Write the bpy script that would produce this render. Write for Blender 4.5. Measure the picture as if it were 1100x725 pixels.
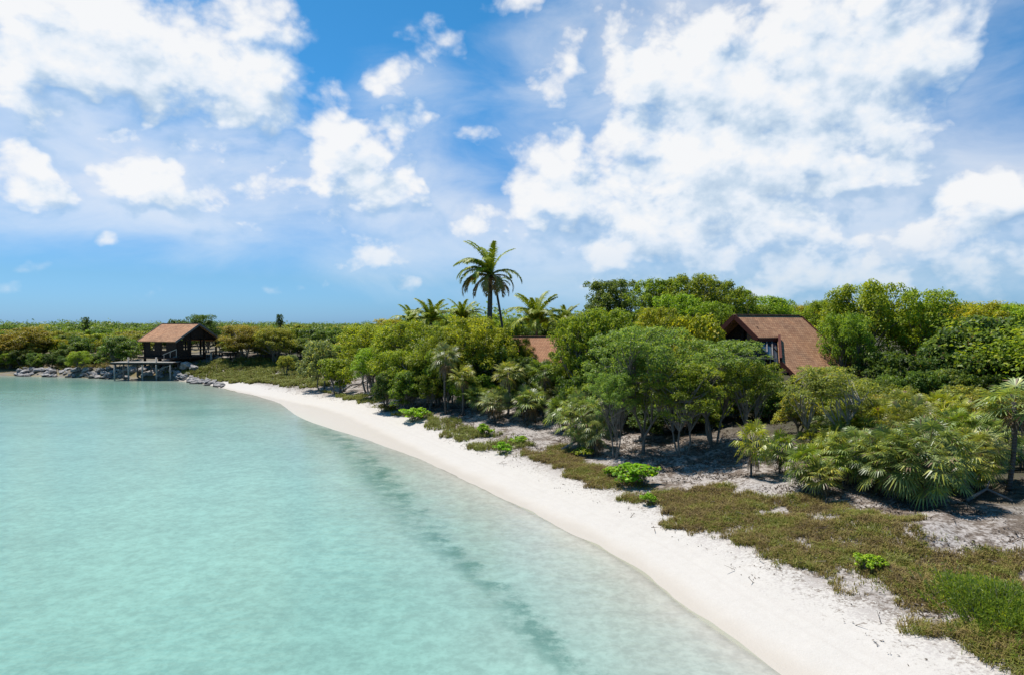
import bpy, math, random
import numpy as np
from mathutils import Vector, Matrix

R = math.radians
S = bpy.context.scene
COL = S.collection
for o in list(bpy.data.objects):
    bpy.data.objects.remove(o)

# ------------------------------------------------------------------ camera
CAM_H = 8.0
F = 733.0                    # focal length in pixels of the 1100 px wide photograph (24 mm lens)
PITCH = math.atan(14.5 / F)  # horizon a little above the middle
cam = bpy.data.cameras.new('camera')
cam.lens = 24.0
cam.sensor_width = 36.0
cam.clip_start = 0.1
cam.clip_end = 12000
camo = bpy.data.objects.new('camera', cam)
camo.location = (0, 0, CAM_H)
camo.rotation_euler = (R(90) - PITCH, 0, 0)
COL.objects.link(camo)
S.camera = camo

# ------------------------------------------------------------------ sun, exposure, sampling
SUN_EL, SUN_AZ = 66.0, -48.0   # azimuth measured from the viewing direction (+Y), clockwise positive
SUN_DIR = Vector((math.sin(R(SUN_AZ)) * math.cos(R(SUN_EL)), math.cos(R(SUN_AZ)) * math.cos(R(SUN_EL)), math.sin(R(SUN_EL))))
sl = bpy.data.lights.new('sun', 'SUN')
sl.energy = 4.4
sl.angle = R(0.5)
sl.color = (1.0, 0.955, 0.89)
so = bpy.data.objects.new('sun', sl)
so.rotation_euler = SUN_DIR.to_track_quat('Z', 'Y').to_euler()
so.location = (0, 0, 60)
COL.objects.link(so)
S.view_settings.view_transform = 'Standard'
S.view_settings.look = 'None'
S.view_settings.gamma = 1
S.view_settings.exposure = 0.55
cy = S.cycles
cy.max_bounces = 8
cy.diffuse_bounces = 5
cy.glossy_bounces = 2
cy.transmission_bounces = 6
cy.transparent_max_bounces = 8
cy.caustics_reflective = False
cy.caustics_refractive = False
cy.sample_clamp_indirect = 4


def px2dir(px, py):
    """azimuth and elevation in degrees of a direction of the sky"""
    x = (px - 550) / F
    z = (362.5 - py) / F
    y = math.cos(PITCH) + z * math.sin(PITCH)
    zz = z * math.cos(PITCH) - math.sin(PITCH)
    return math.degrees(math.atan2(x, y)), math.degrees(math.atan2(zz, math.hypot(x, y)))


# ------------------------------------------------------------------ node helpers
class NT:
    def __init__(self, tree):
        self.t = tree
        self.n = tree.nodes
        self.l = tree.links

    def node(self, typ, **kw):
        n = self.n.new(typ)
        for k, v in kw.items():
            setattr(n, k, v)
        return n

    def put(self, sock, v):
        if isinstance(v, bpy.types.NodeSocket):
            self.l.new(v, sock)
        elif v is not None:
            if hasattr(sock.default_value, '__len__') and not hasattr(v, '__len__'):
                v = (v,) * len(sock.default_value)
            if hasattr(sock.default_value, '__len__') and len(sock.default_value) == 4 and len(v) == 3:
                v = tuple(v) + (1,)
            sock.default_value = v

    def math(self, op, a, b=None, c=None, clamp=False):
        n = self.node('ShaderNodeMath', operation=op, use_clamp=clamp)
        for i, v in enumerate((a, b, c)):
            if v is not None:
                self.put(n.inputs[i], v)
        return n.outputs[0]

    def vmath(self, op, a, b=None, c=None):
        n = self.node('ShaderNodeVectorMath', operation=op)
        for i, v in enumerate((a, b, c)):
            if v is not None:
                self.put(n.inputs[i], v)
        return n.outputs['Value'] if op in ('LENGTH', 'DOT_PRODUCT', 'DISTANCE') else n.outputs[0]

    def noise(self, vec, scale, detail=4, rough=0.55, lac=2.0, dist=0.0, out=0, dim='3D'):
        n = self.node('ShaderNodeTexNoise', noise_dimensions=dim)
        self.put(n.inputs['Vector'], vec)
        n.inputs['Scale'].default_value = scale
        n.inputs['Detail'].default_value = detail
        n.inputs['Roughness'].default_value = rough
        n.inputs['Lacunarity'].default_value = lac
        n.inputs['Distortion'].default_value = dist
        return n.outputs[out]

    def ramp(self, fac, pts, interp='LINEAR'):
        n = self.node('ShaderNodeValToRGB')
        self.put(n.inputs[0], fac)
        cr = n.color_ramp
        cr.interpolation = interp
        pts = sorted(pts, key=lambda q: q[0])
        cr.elements[1].position = pts[-1][0]
        cr.elements[0].position = pts[0][0]
        for p, _ in pts[1:-1]:
            cr.elements.new(p)
        for k in range(len(pts)):
            c = pts[k][1]
            cr.elements[k].color = (tuple(c)[:3] if hasattr(c, '__len__') else (c, c, c)) + (1,)
        return n.outputs[0]

    def mrange(self, v, a, b, c=0.0, d=1.0, smooth=True):
        n = self.node('ShaderNodeMapRange', interpolation_type='SMOOTHSTEP' if smooth else 'LINEAR')
        self.put(n.inputs[0], v)
        for i, q in enumerate((a, b, c, d)):
            self.put(n.inputs[i + 1], q)
        return n.outputs[0]

    def mix(self, f, a, b, blend='MIX'):
        n = self.node('ShaderNodeMix', data_type='RGBA', blend_type=blend)
        self.put(n.inputs[0], f)
        self.put(n.inputs[6], a)
        self.put(n.inputs[7], b)
        return n.outputs[2]

    def attr(self, name, out='Fac'):
        n = self.node('ShaderNodeAttribute')
        n.attribute_name = name
        return n.outputs[out]

    def bump(self, h, strength=0.3, dist=0.1):
        n = self.node('ShaderNodeBump')
        n.inputs['Strength'].default_value = strength
        n.inputs['Distance'].default_value = dist
        self.put(n.inputs['Height'], h)
        return n.outputs[0]


# ------------------------------------------------------------------ world: blue sky with cumulus by direction
W = bpy.data.worlds.new('World')
S.world = W
W.use_nodes = True
wt = NT(W.node_tree)
wt.n.clear()
# clouds: px, py, half width, half height, weight  (turned into azimuth / elevation)
CLOUDS = [
    (120, 45, 210, 100, 1.0), (255, 95, 95, 55, .95), (30, 95, 120, 60, .7), (270, 20, 70, 50, .8),
    (30, 190, 75, 45, .85), (150, 188, 60, 48, .9), (215, 215, 80, 34, .6), (120, 140, 60, 30, .6),
    (372, 165, 58, 62, .85), (405, 205, 85, 40, .85), (350, 120, 36, 44, .75), (285, 190, 70, 42, .62),
    (225, 160, 80, 18, .6), (300, 235, 150, 38, .5),
    (425, 80, 46, 30, .62), (470, 45, 30, 34, .5), (440, 130, 46, 60, .62), (505, 150, 36, 22, .45),
    (505, 235, 80, 42, .68), (400, 272, 70, 30, .62), (550, 250, 40, 40, .62), (440, 300, 26, 16, .6),
    (115, 253, 22, 14, .5), (35, 284, 20, 11, .42), (8, 305, 30, 14, .5), (245, 281, 16, 10, .3),
    (345, 291, 34, 12, .32), (170, 303, 18, 10, .28), (285, 303, 18, 8, .28), (780, 170, 180, 120, 1.0), (700, 260, 130, 50, .8),
    (605, 75, 46, 48, .56), (550, 10, 34, 28, .6), (672, 22, 50, 46, .7), (610, 40, 30, 24, .5),
    (760, 90, 150, 115, 1.0), (880, 70, 205, 130, 1.0), (600, 195, 66, 72, .95), (690, 215, 130, 90, 1.0),
    (890, 175, 165, 100, .95), (800, 240, 190, 80, .85), (1000, 235, 130, 70, .85), (1075, 205, 60, 52, .85),
    (900, 285, 260, 60, .75), (660, 275, 120, 46, .68), (1060, 280, 120, 50, .75), (1010, 40, 70, 70, .8),
    (740, 300, 160, 40, .6),
]
VEILS = [(470, 262, 170, 62, .7), (160, 190, 250, 90, .8), (60, 130, 150, 110, .75), (420, 220, 150, 80, .75), (440, 120, 80, 70, .4), (640, 270, 220, 90, .85), (860, 250, 330, 110, 1.0), (1010, 150, 100, 160, .45),
         (730, 80, 220, 160, .7), (590, 80, 60, 60, .45)]
HOLES = [(938, 226, 60, 34, .55), (1085, 95, 60, 90, .8), (480, 190, 26, 40, .5), (112, 108, 60, 22, .4)]


def cloud_group():
    g = bpy.data.node_groups.new('cloud_field', 'ShaderNodeTree')
    g.interface.new_socket('P', in_out='INPUT', socket_type='NodeSocketVector')
    g.interface.new_socket('D', in_out='OUTPUT', socket_type='NodeSocketFloat')
    t = NT(g)
    gi = t.node('NodeGroupInput')
    go = t.node('NodeGroupOutput')
    p = gi.outputs[0]
    # warp the blobs so that no ellipse reads
    wn = t.noise(p, 0.16, 3, .55, out=1)
    wv = t.vmath('MULTIPLY_ADD', t.vmath('SUBTRACT', wn, (.5, .5, .5)), (7.0, 5.0, 0.0), p)

    def blob(c):
        az, el = px2dir(c[0], c[1])
        sc = math.cos(R(el))
        az0, _ = px2dir(c[0] - c[2], c[1]); az1, _ = px2dir(c[0] + c[2], c[1])
        rx = max(.3, (az1 - az0) / 2)
        _, e0 = px2dir(c[0], c[1] + c[3]); _, e1 = px2dir(c[0], c[1] - c[3])
        ry = max(.3, (e1 - e0) / 2)
        v = t.vmath('MULTIPLY_ADD', wv, (1 / rx, 1 / ry, 0), (-az / rx, -el / ry, 0))
        l2 = t.vmath('DOT_PRODUCT', v, v)
        return t.math('MULTIPLY_ADD', l2, -c[4] * .95, c[4] * 1.2)

    acc = None
    for c in CLOUDS:
        b = blob(c)
        acc = b if acc is None else t.math('SMOOTH_MAX', acc, b, .18)
    acc = t.math('MAXIMUM', acc, -.75)
    for c in HOLES:
        h = t.math('MAXIMUM', blob(c), 0.0)
        acc = t.math('MULTIPLY_ADD', h, -1.0, acc)
    # scattered cumulus in the directions outside the photograph
    sep = t.node('ShaderNodeSeparateXYZ')
    t.l.new(p, sep.inputs[0])
    off = t.math('MAXIMUM', t.mrange(t.math('ABSOLUTE', sep.outputs[0]), 42, 60), t.mrange(sep.outputs[1], 28, 45))
    gen = t.math('MULTIPLY_ADD', t.noise(p, .06, 2, .5), 3.2, -1.75)
    acc = t.math('ADD', t.math('MULTIPLY', acc, t.math('SUBTRACT', 1.0, off)), t.math('MULTIPLY', gen, off))
    # billows
    st = t.vmath('MULTIPLY', p, (1.0, 1.35, 1.0))
    f1 = t.noise(st, .24, 9, .6, 2.1, .25)
    vor = t.node('ShaderNodeTexVoronoi', feature='SMOOTH_F1')
    vor.inputs['Scale'].default_value = .30
    vor.inputs['Detail'].default_value = 3.0
    vor.inputs['Roughness'].default_value = .55
    vor.inputs['Smoothness'].default_value = .55
    t.l.new(t.vmath('MULTIPLY_ADD', t.vmath('SUBTRACT', wn, (.5, .5, .5)), (2.0, 2.0, 0.0), st), vor.inputs['Vector'])
    d = t.math('MULTIPLY_ADD', t.math('SUBTRACT', f1, .46), 1.12, acc)
    d = t.math('MULTIPLY_ADD', t.math('SUBTRACT', .42, vor.outputs['Distance']), .55, d)
    t.l.new(d, go.inputs[0])
    return g


def build_world():
    t = wt
    tc = t.node('ShaderNodeTexCoord')
    dirv = tc.outputs['Generated']
    sky = t.node('ShaderNodeTexSky', sky_type='NISHITA')
    sky.sun_disc = False
    sky.sun_elevation = R(SUN_EL)
    sky.sun_rotation = R(SUN_AZ)
    sky.altitude = 0
    sky.air_density = 1.0
    sky.dust_density = 0.6
    sky.ozone_density = 2.6
    sep = t.node('ShaderNodeSeparateXYZ')
    t.l.new(dirv, sep.inputs[0])
    az = t.math('MULTIPLY', t.math('ARCTAN2', sep.outputs[0], sep.outputs[1]), 180 / math.pi)
    el = t.math('MULTIPLY', t.math('ARCSINE', sep.outputs[2]), 180 / math.pi)
    cmb = t.node('ShaderNodeCombineXYZ')
    t.l.new(az, cmb.inputs[0]); t.l.new(el, cmb.inputs[1])
    P = cmb.outputs[0]
    grp = cloud_group()

    def field(v):
        n = t.node('ShaderNodeGroup')
        n.node_tree = grp
        t.l.new(v, n.inputs[0])
        return n.outputs[0]
    d0 = field(P)
    d1 = field(t.vmath('ADD', P, (-1.3, 2.3, 0)))
    alpha = t.mrange(d0, -.03, .70)
    # thin veils between the heaps, drawn out sideways
    vs = t.noise(t.vmath('MULTIPLY', P, (.55, 1.3, 1.0)), .16, 6, .58, 2.0, .4)
    veil = None
    for (px, py, hw, hh, wgt) in VEILS:
        a0, e0 = px2dir(px, py)
        hw, hh = math.degrees(hw / F), math.degrees(hh / F)
        q = t.vmath('MULTIPLY_ADD', P, (1 / hw, 1 / hh, 0), (-a0 / hw, -e0 / hh, 0))
        b = t.math('MULTIPLY_ADD', t.vmath('DOT_PRODUCT', q, q), -wgt, wgt)
        veil = b if veil is None else t.math('SMOOTH_MAX', veil, b, .2)
    veil = t.math('MULTIPLY', t.mrange(t.math('MULTIPLY_ADD', t.math('SUBTRACT', vs, .5), 1.3, veil), -.12, .95), .72)
    alpha = t.math('MAXIMUM', alpha, veil)
    low = t.mrange(el, 0.0, 9.0)
    alpha = t.math('MULTIPLY', alpha, t.math('MULTIPLY_ADD', low, .45, .5))
    lit = t.math('MULTIPLY_ADD', t.math('SUBTRACT', d0, d1), 1.0, .60, clamp=True)
    thick = t.mrange(d0, .75, 2.1)
    lit = t.math('MULTIPLY_ADD', thick, -.22, lit, clamp=True)
    body = t.mrange(d0, -.05, .55)
    lit = t.math('ADD', t.math('MULTIPLY', lit, body), t.math('MULTIPLY', t.math('MULTIPLY_ADD', vs, .5, .42), t.math('SUBTRACT', 1.0, body)))
    ccol = t.ramp(lit, [(0.0, (.45, .59, .76)), (.35, (.64, .76, .89)), (.62, (.86, .92, .99)), (.9, (1.0, 1.0, 1.0))])
    bright = t.math('MULTIPLY', alpha, 1.0, clamp=True)
    # tint painted by elevation: richer blue above, horizon lifted where the sky model darkens
    tint = t.ramp(t.math('DIVIDE', el, 30.0, clamp=True), [(0, (.31, .60, 1.16)), (.04, (.29, .56, 1.02)), (.12, (.28, .52, .82)), (.32, (.26, .53, .78)), (.6, (.19, .60, .84)), (1, (.16, .60, .80))])
    skyc = t.mix(1.0, sky.outputs[0], tint, 'MULTIPLY')
    bsky = t.node('ShaderNodeBackground')
    t.l.new(skyc, bsky.inputs[0])
    bsky.inputs[1].default_value = .105
    bcl = t.node('ShaderNodeBackground')
    t.l.new(ccol, bcl.inputs[0])
    bcl.inputs[1].default_value = .66
    mx = t.node('ShaderNodeMixShader')
    t.l.new(bright, mx.inputs[0])
    t.l.new(bsky.outputs[0], mx.inputs[1])
    t.l.new(bcl.outputs[0], mx.inputs[2])
    out = t.node('ShaderNodeOutputWorld')
    t.l.new(mx.outputs[0], out.inputs[0])


build_world()
W.cycles.sampling_method = 'NONE'   # the sky is even enough to be found by bounced rays alone


# ------------------------------------------------------------------ shape of the land
def wpt(px, py, z=0.0):
    """where the sight line through a spot of the survey photograph meets height z"""
    y = (CAM_H - z) * F / max(py - 348.0, 1e-3)
    return ((px - 550) / F * y, y)


SHORE_PX = [(841, 725), (740, 656), (691, 617), (640, 586), (587, 559), (518, 524), (449, 490), (400, 467.5), (360, 451), (330, 440),
            (300, 431), (270, 424), (247, 419), (228, 414.5), (212, 411), (198, 409.5), (180, 408.5), (160, 408), (115, 406.5),
            (60, 404.5), (0, 403)]
SHORE = [(330, -1000), (44, -120), (22, -32), (14.2, -7), (10.6, 4), (8.3, 10)] + [wpt(*p) for p in SHORE_PX] + \
        [(-110, 113), (-190, 122), (-420, 150), (-1200, 260), (-5000, 900)]


def catmull(pts, n=5):
    P = np.array(pts, float)
    P = np.vstack([2 * P[0] - P[1], P, 2 * P[-1] - P[-2]])
    out = []
    for i in range(1, len(P) - 2):
        for k in range(n):
            s = k / n
            out.append(.5 * ((2 * P[i]) + (P[i + 1] - P[i - 1]) * s + (2 * P[i - 1] - 5 * P[i] + 4 * P[i + 1] - P[i + 2]) * s * s
                             + (-P[i - 1] + 3 * P[i] - 3 * P[i + 1] + P[i + 2]) * s ** 3))
    out.append(P[-2])
    return np.array(out)


SH = catmull(SHORE)
SEA = np.vstack([SH, [(-5000, -5000), (330, -5000)]])


def hash2(ix, iy, seed=0):
    h = (ix.astype(np.int64) * 374761393 + iy.astype(np.int64) * 668265263 + seed * 1442695041) & 0x7fffffff
    h = ((h ^ (h >> 13)) * 1274126177) & 0x7fffffff
    return ((h ^ (h >> 16)) & 0xffff) / 65535.0


def vnoise(x, y, seed=0):
    x = np.asarray(x, float); y = np.asarray(y, float)
    ix = np.floor(x); iy = np.floor(y)
    fx = x - ix; fy = y - iy
    fx = fx * fx * (3 - 2 * fx); fy = fy * fy * (3 - 2 * fy)
    a = hash2(ix, iy, seed); b = hash2(ix + 1, iy, seed); c = hash2(ix, iy + 1, seed); d = hash2(ix + 1, iy + 1, seed)
    return (a * (1 - fx) + b * fx) * (1 - fy) + (c * (1 - fx) + d * fx) * fy


def fbm(x, y, o=4, seed=0):
    v = 0; a = .5; s = 0
    for i in range(o):
        v = v + a * vnoise(x, y, seed + i * 17); s += a
        x = x * 2.03 + 11.3; y = y * 2.03 + 5.7; a *= .5
    return v / s


def shore_d(x, y):
    """signed distance to the waterline, positive on land"""
    x = np.atleast_1d(np.asarray(x, float)); y = np.atleast_1d(np.asarray(y, float))
    best = np.full(x.shape, 1e9)
    for (a, b) in zip(SH[:-1], SH[1:]):
        ab = b - a
        t = np.clip(((x - a[0]) * ab[0] + (y - a[1]) * ab[1]) / (ab @ ab), 0, 1)
        dd = (x - a[0] - t * ab[0]) ** 2 + (y - a[1] - t * ab[1]) ** 2
        best = np.minimum(best, dd)
    ins = np.zeros(x.shape, bool)
    n = len(SEA)
    for i in range(n):
        x0, y0 = SEA[i]; x1, y1 = SEA[(i + 1) % n]
        if y0 == y1:
            continue
        c = ((y0 > y) != (y1 > y)) & (x < (x1 - x0) * (y - y0) / (y1 - y0) + x0)
        ins ^= c
    d = np.sqrt(best)
    return np.where(ins, -d, d)


def ground_z(x, y, d=None):
    x = np.atleast_1d(np.asarray(x, float)); y = np.atleast_1d(np.asarray(y, float))
    if d is None:
        d = shore_d(x, y)
    z = np.interp(d, [-3000, -200, -60, -20, -8, -3, 0, 1.2, 3, 4.5, 8, 16, 30, 60, 120, 6000],
                  [-14, -5, -2.6, -1.7, -.95, -.4, 0, .16, .38, .6, .95, 1.5, 2.2, 2.9, 3.2, 3.2])
    inl = np.clip((d - 3) / 5, 0, 1)
    z = z + inl * (fbm(x * .16, y * .16, 3, 3) - .5) * 1.1 + inl * (fbm(x * .8, y * .8, 3, 9) - .5) * .34
    z = z + np.exp(-(d / 1.6) ** 2) * (fbm(x * .45, y * .45, 3, 57) - .5) * .07
    z = z + np.clip((d - .5) / 2, 0, 1) * (fbm(x * 1.1, y * 1.1, 2, 19) - .5) * .07
    z = z + 1.5 * np.exp(-(((x - 14) / 16) ** 2 + ((y - 62) / 14) ** 2)) + .8 * np.exp(-(((x + 4) / 14) ** 2 + ((y - 62) / 10) ** 2))
    z = z + 2.0 * np.exp(-(((x + 42) / 15) ** 2 + ((y - 107) / 8.5) ** 2)) * np.clip(d / 3, 0, 1)
    rocky = np.clip((-x - 42) / 6, 0, 1) * (y > 60)
    z = z + rocky * np.clip(d / 1.5, 0, 1) * (.55 + .5 * (fbm(x * .5, y * .5, 3, 31) - .5)) * np.clip(1.4 - d / 60, .3, 1)
    return z


def gz(x, y):
    return float(ground_z(x, y)[0])


def hit(px, py):
    """ground point seen through a spot of the survey photograph"""
    y = np.concatenate([np.linspace(6, 60, 700), np.linspace(60, 260, 900)])
    x = (px - 550) / F * y
    zr = CAM_H - (py - 348.0) / F * y
    g = ground_z(x, y)
    k = np.nonzero(g >= zr)[0]
    i = k[0] if len(k) else len(y) - 1
    return float(x[i]), float(y[i]), float(g[i])


# ------------------------------------------------------------------ mesh builder
class MB:
    def __init__(self):
        self.v = []; self.f = []; self.n = 0

    def add(self, verts, faces):
        self.v.append(np.asarray(verts, float))
        o = self.n
        self.f.extend([tuple(i + o for i in f) for f in faces])
        self.n += len(verts)

    def box(self, c, s, rot=None):
        c = np.array(c, float); s = np.array(s, float) / 2
        q = np.array([(x, y, z) for x in (-1, 1) for y in (-1, 1) for z in (-1, 1)], float) * s
        if rot is not None:
            q = q @ np.array(rot).T
        self.add(q + c, [(0, 1, 3, 2), (4, 6, 7, 5), (0, 4, 5, 1), (2, 3, 7, 6), (0, 2, 6, 4), (1, 5, 7, 3)])

    def beam(self, a, b, w, h):
        a = np.array(a, float); b = np.array(b, float)
        d = b - a; L = np.linalg.norm(d); d /= L
        up = np.array((0, 0, 1.0)) if abs(d[2]) < .98 else np.array((0, 1.0, 0))
        s = np.cross(d, up); s /= np.linalg.norm(s); u = np.cross(s, d)
        self.box((a + b) / 2, (L, w, h), np.stack([d, s, u], 1))

    def tube(self, pts, rad, n=7, cap=True):
        pts = np.array(pts, float); m = len(pts)
        rad = np.array(rad, float) if hasattr(rad, '__len__') else np.full(m, rad)
        T = np.gradient(pts, axis=0); T /= np.linalg.norm(T, axis=1)[:, None] + 1e-9
        ref = np.array((.31, .95, .05)) if abs(T[0][2]) > .6 else np.array((0, 0, 1.0))
        A = np.cross(T, ref); A /= np.linalg.norm(A, axis=1)[:, None] + 1e-9
        B = np.cross(T, A)
        th = np.linspace(0, 2 * np.pi, n, endpoint=False)
        ring = (A[:, None] * np.cos(th)[None, :, None] + B[:, None] * np.sin(th)[None, :, None]) * rad[:, None, None] + pts[:, None]
        fs = [(i * n + k, i * n + (k + 1) % n, (i + 1) * n + (k + 1) % n, (i + 1) * n + k) for i in range(m - 1) for k in range(n)]
        if cap:
            fs += [tuple(range(n - 1, -1, -1)), tuple((m - 1) * n + k for k in range(n))]
        self.add(ring.reshape(-1, 3), fs)

    def slab(self, poly, thick):
        """flat polygon (3-D corners, ordered) given thickness downward along its normal"""
        p = np.array(poly, float)
        nn = np.cross(p[1] - p[0], p[2] - p[0]); nn /= np.linalg.norm(nn)
        if nn[2] < 0:
            nn = -nn
        q = p - nn * thick
        n = len(p)
        self.add(np.vstack([p, q]), [tuple(range(n)), tuple(range(2 * n - 1, n - 1, -1))] +
                 [(i, n + i, n + (i + 1) % n, (i + 1) % n) for i in range(n)])

    def quads(self, q):
        q = np.asarray(q, float)   # M x 4 x 3
        m = len(q)
        o = self.n
        self.v.append(q.reshape(-1, 3))
        self.f.extend(map(tuple, (np.arange(m * 4).reshape(m, 4) + o).tolist()))
        self.n += m * 4

    def mesh(self, name, mat, smooth=False):
        me = bpy.data.meshes.new(name)
        me.from_pydata(np.vstack(self.v).tolist(), [], self.f)
        if mat:
            me.materials.append(mat)
        if smooth:
            me.polygons.foreach_set('use_smooth', [True] * len(me.polygons))
        me.update()
        return me

    def build(self, name, mat, parent=None, smooth=False):
        return link(name, self.mesh(name, mat, smooth), parent)


def link(name, me, parent=None):
    o = bpy.data.objects.new(name, me)
    COL.objects.link(o)
    if parent is not None:
        o.parent = parent
    return o


def tag(o, label=None, cat=None, group=None, kind=None):
    if label: o['label'] = label
    if cat: o['category'] = cat
    if group: o['group'] = group
    if kind: o['kind'] = kind
    return o


def empty(name, loc, rz=0.0, label=None, cat=None, group=None):
    o = bpy.data.objects.new(name, None)
    o.empty_display_size = .3
    o.location = loc
    o.rotation_euler = (0, 0, rz)
    COL.objects.link(o)
    return tag(o, label, cat, group)


# ------------------------------------------------------------------ materials
def mat(name):
    m = bpy.data.materials.new(name)
    m.use_nodes = True
    m.node_tree.nodes.clear()
    return m, NT(m.node_tree)


def principled(t, color, rough=.8, normal=None, spec=.3, **kw):
    b = t.node('ShaderNodeBsdfPrincipled')
    t.put(b.inputs['Base Color'], color)
    t.put(b.inputs['Roughness'], rough)
    b.inputs['Specular IOR Level'].default_value = spec
    if normal is not None:
        t.l.new(normal, b.inputs['Normal'])
    for k, v in kw.items():
        t.put(b.inputs[k], v)
    return b


def finish(t, shader):
    o = t.node('ShaderNodeOutputMaterial')
    t.l.new(shader, o.inputs[0])


def leaf_material(name, rough=.45, trans=.35, spread=.55, dead=0.0, spec=.35):
    """foliage: the object colour, varied leaf by leaf and clump by clump"""
    m, t = mat(name)
    oi = t.node('ShaderNodeObjectInfo')
    geo = t.node('ShaderNodeNewGeometry')
    tc = t.node('ShaderNodeTexCoord')
    rnd = geo.outputs['Random Per Island']
    big = t.noise(tc.outputs['Object'], .75, 2, .6)
    var = t.math('ADD', t.math('MULTIPLY', t.math('SUBTRACT', rnd, .5), spread), t.math('MULTIPLY', t.math('SUBTRACT', big, .5), 1.3))
    val = t.math('MAXIMUM', t.math('ADD', 1.0, var), .25)
    c = t.mix(1.0, oi.outputs['Color'], t.ramp(t.math('MULTIPLY', val, .5), [(0, 0.0), (1, 2.0)]), 'MULTIPLY')
    n = t.node('ShaderNodeVectorMath', operation='SCALE')
    t.l.new(oi.outputs['Color'], n.inputs[0]); t.l.new(val, n.inputs['Scale'])
    c = n.outputs[0]
    yel = t.mix(t.mrange(t.math('ADD', rnd, t.math('MULTIPLY', big, .6)), .95, 1.35), c, t.mix(1.0, c, (1.75, 1.3, .6), 'MULTIPLY'))
    if dead > 0:
        yel = t.mix(t.math('GREATER_THAN', t.math('FRACT', t.math('MULTIPLY', rnd, 37.7)), 1 - dead), yel, (.22, .14, .075))
    b = principled(t, yel, rough, None, spec)
    tr = t.node('ShaderNodeBsdfTranslucent')
    t.l.new(t.mix(1.0, yel, (1.25, 1.25, .7), 'MULTIPLY'), tr.inputs[0])
    mx = t.node('ShaderNodeMixShader')
    mx.inputs[0].default_value = trans
    t.l.new(b.outputs[0], mx.inputs[1]); t.l.new(tr.outputs[0], mx.inputs[2])
    finish(t, mx.outputs[0])
    return m


def bark_material(name, c0, c1, scale=6.0, rings=0.0):
    m, t = mat(name)
    tc = t.node('ShaderNodeTexCoord')
    v = tc.outputs['Object']
    n = t.noise(t.vmath('MULTIPLY', v, (1, 1, .35)), scale, 5, .65)
    c = t.ramp(n, [(.3, c0), (.7, c1)])
    h = n
    if rings:
        w = t.node('ShaderNodeTexWave', wave_type='BANDS', bands_direction='Z')
        w.inputs['Scale'].default_value = rings
        w.inputs['Distortion'].default_value = 1.5
        t.l.new(v, w.inputs['Vector'])
        c = t.mix(t.math('MULTIPLY', w.outputs['Fac'], .35), c, tuple(x * .45 for x in c0))
        h = t.math('ADD', n, w.outputs['Fac'])
    finish(t, principled(t, c, .9, t.bump(h, .6, .03), .15).outputs[0])
    return m


def wood_material(name, c0, c1, scale=3.0):
    m, t = mat(name)
    tc = t.node('ShaderNodeTexCoord')
    v = tc.outputs['Object']
    n = t.noise(t.vmath('MULTIPLY', v, (1.0, 1.0, 5.0)), scale, 5, .6)
    n2 = t.noise(v, .9, 3, .6)
    c = t.mix(t.math('MULTIPLY', n2, .5), t.ramp(n, [(.3, c0), (.7, c1)]), tuple(x * .6 for x in c0))
    finish(t, principled(t, c, .85, t.bump(n, .3, .02), .2).outputs[0])
    return m


def shingle_material(name, c0, c1, sc=1.0):
    """cedar shingles in courses, each its own shade; built in the roof's own length / slope directions"""
    m, t = mat(name)
    tc = t.node('ShaderNodeTexCoord')
    sep = t.node('ShaderNodeSeparateXYZ')
    t.l.new(tc.outputs['Object'], sep.inputs[0])
    cmb = t.node('ShaderNodeCombineXYZ')
    t.l.new(sep.outputs[0], cmb.inputs[0])
    t.l.new(t.math('MULTIPLY', sep.outputs[2], 1.7), cmb.inputs[1])
    br = t.node('ShaderNodeTexBrick')
    br.offset = .47
    br.inputs['Scale'].default_value = 1.0 / sc
    br.inputs['Brick Width'].default_value = .34
    br.inputs['Row Height'].default_value = .30
    br.inputs['Mortar Size'].default_value = .016
    br.inputs['Color1'].default_value = tuple(c0) + (1,)
    br.inputs['Color2'].default_value = tuple(c1) + (1,)
    br.inputs['Mortar'].default_value = tuple(x * .4 for x in c0) + (1,)
    br.inputs['Bias'].default_value = 0
    t.l.new(cmb.outputs[0], br.inputs['Vector'])
    st = t.noise(tc.outputs['Object'], .7, 5, .65)
    st2 = t.noise(t.vmath('MULTIPLY', tc.outputs['Object'], (2.2, .5, .5)), 1.3, 4, .6)
    c = t.mix(t.mrange(st, .42, .72), br.outputs['Color'], t.mix(1.0, br.outputs['Color'], (.72, .74, .78), 'MULTIPLY'))
    c = t.mix(t.mrange(st2, .5, .75), c, t.mix(1.0, c, (1.28, 1.22, 1.15), 'MULTIPLY'))
    finish(t, principled(t, c, .88, t.bump(br.outputs['Fac'], .5, -.03), .2).outputs[0])
    return m


M = {}
M['leaf'] = leaf_material('leaf', .5, .45, spec=.25)
M['leaf_fine'] = leaf_material('fine_leaf', .5, .48, .6)
M['leaf_coarse'] = leaf_material('coarse_leaf', .52, .4, .8, .03, .28)
M['frond'] = leaf_material('palm_frond', .5, .3, .4, 0, .35)
M['fan'] = leaf_material('fan_frond', .43, .3, .6, .06, .5)
M['bark'] = bark_material('grey_bark', (.10, .085, .07), (.26, .235, .205))
M['bark_pale'] = bark_material('pale_bark', (.22, .2, .175), (.42, .395, .35))
M['bark_palm'] = bark_material('palm_bark', (.085, .07, .058), (.2, .175, .15), 7, 2.6)
M['driftwood'] = bark_material('driftwood_bark', (.14, .125, .115), (.33, .31, .29), 4)
M['dark_wood'] = wood_material('dark_wood', (.022, .014, .011), (.055, .036, .028))
M['grey_wood'] = wood_material('weathered_wood', (.13, .12, .11), (.27, .25, .235))
M['pale_wood'] = wood_material('pale_wood', (.3, .27, .235), (.47, .43, .385))
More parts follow.
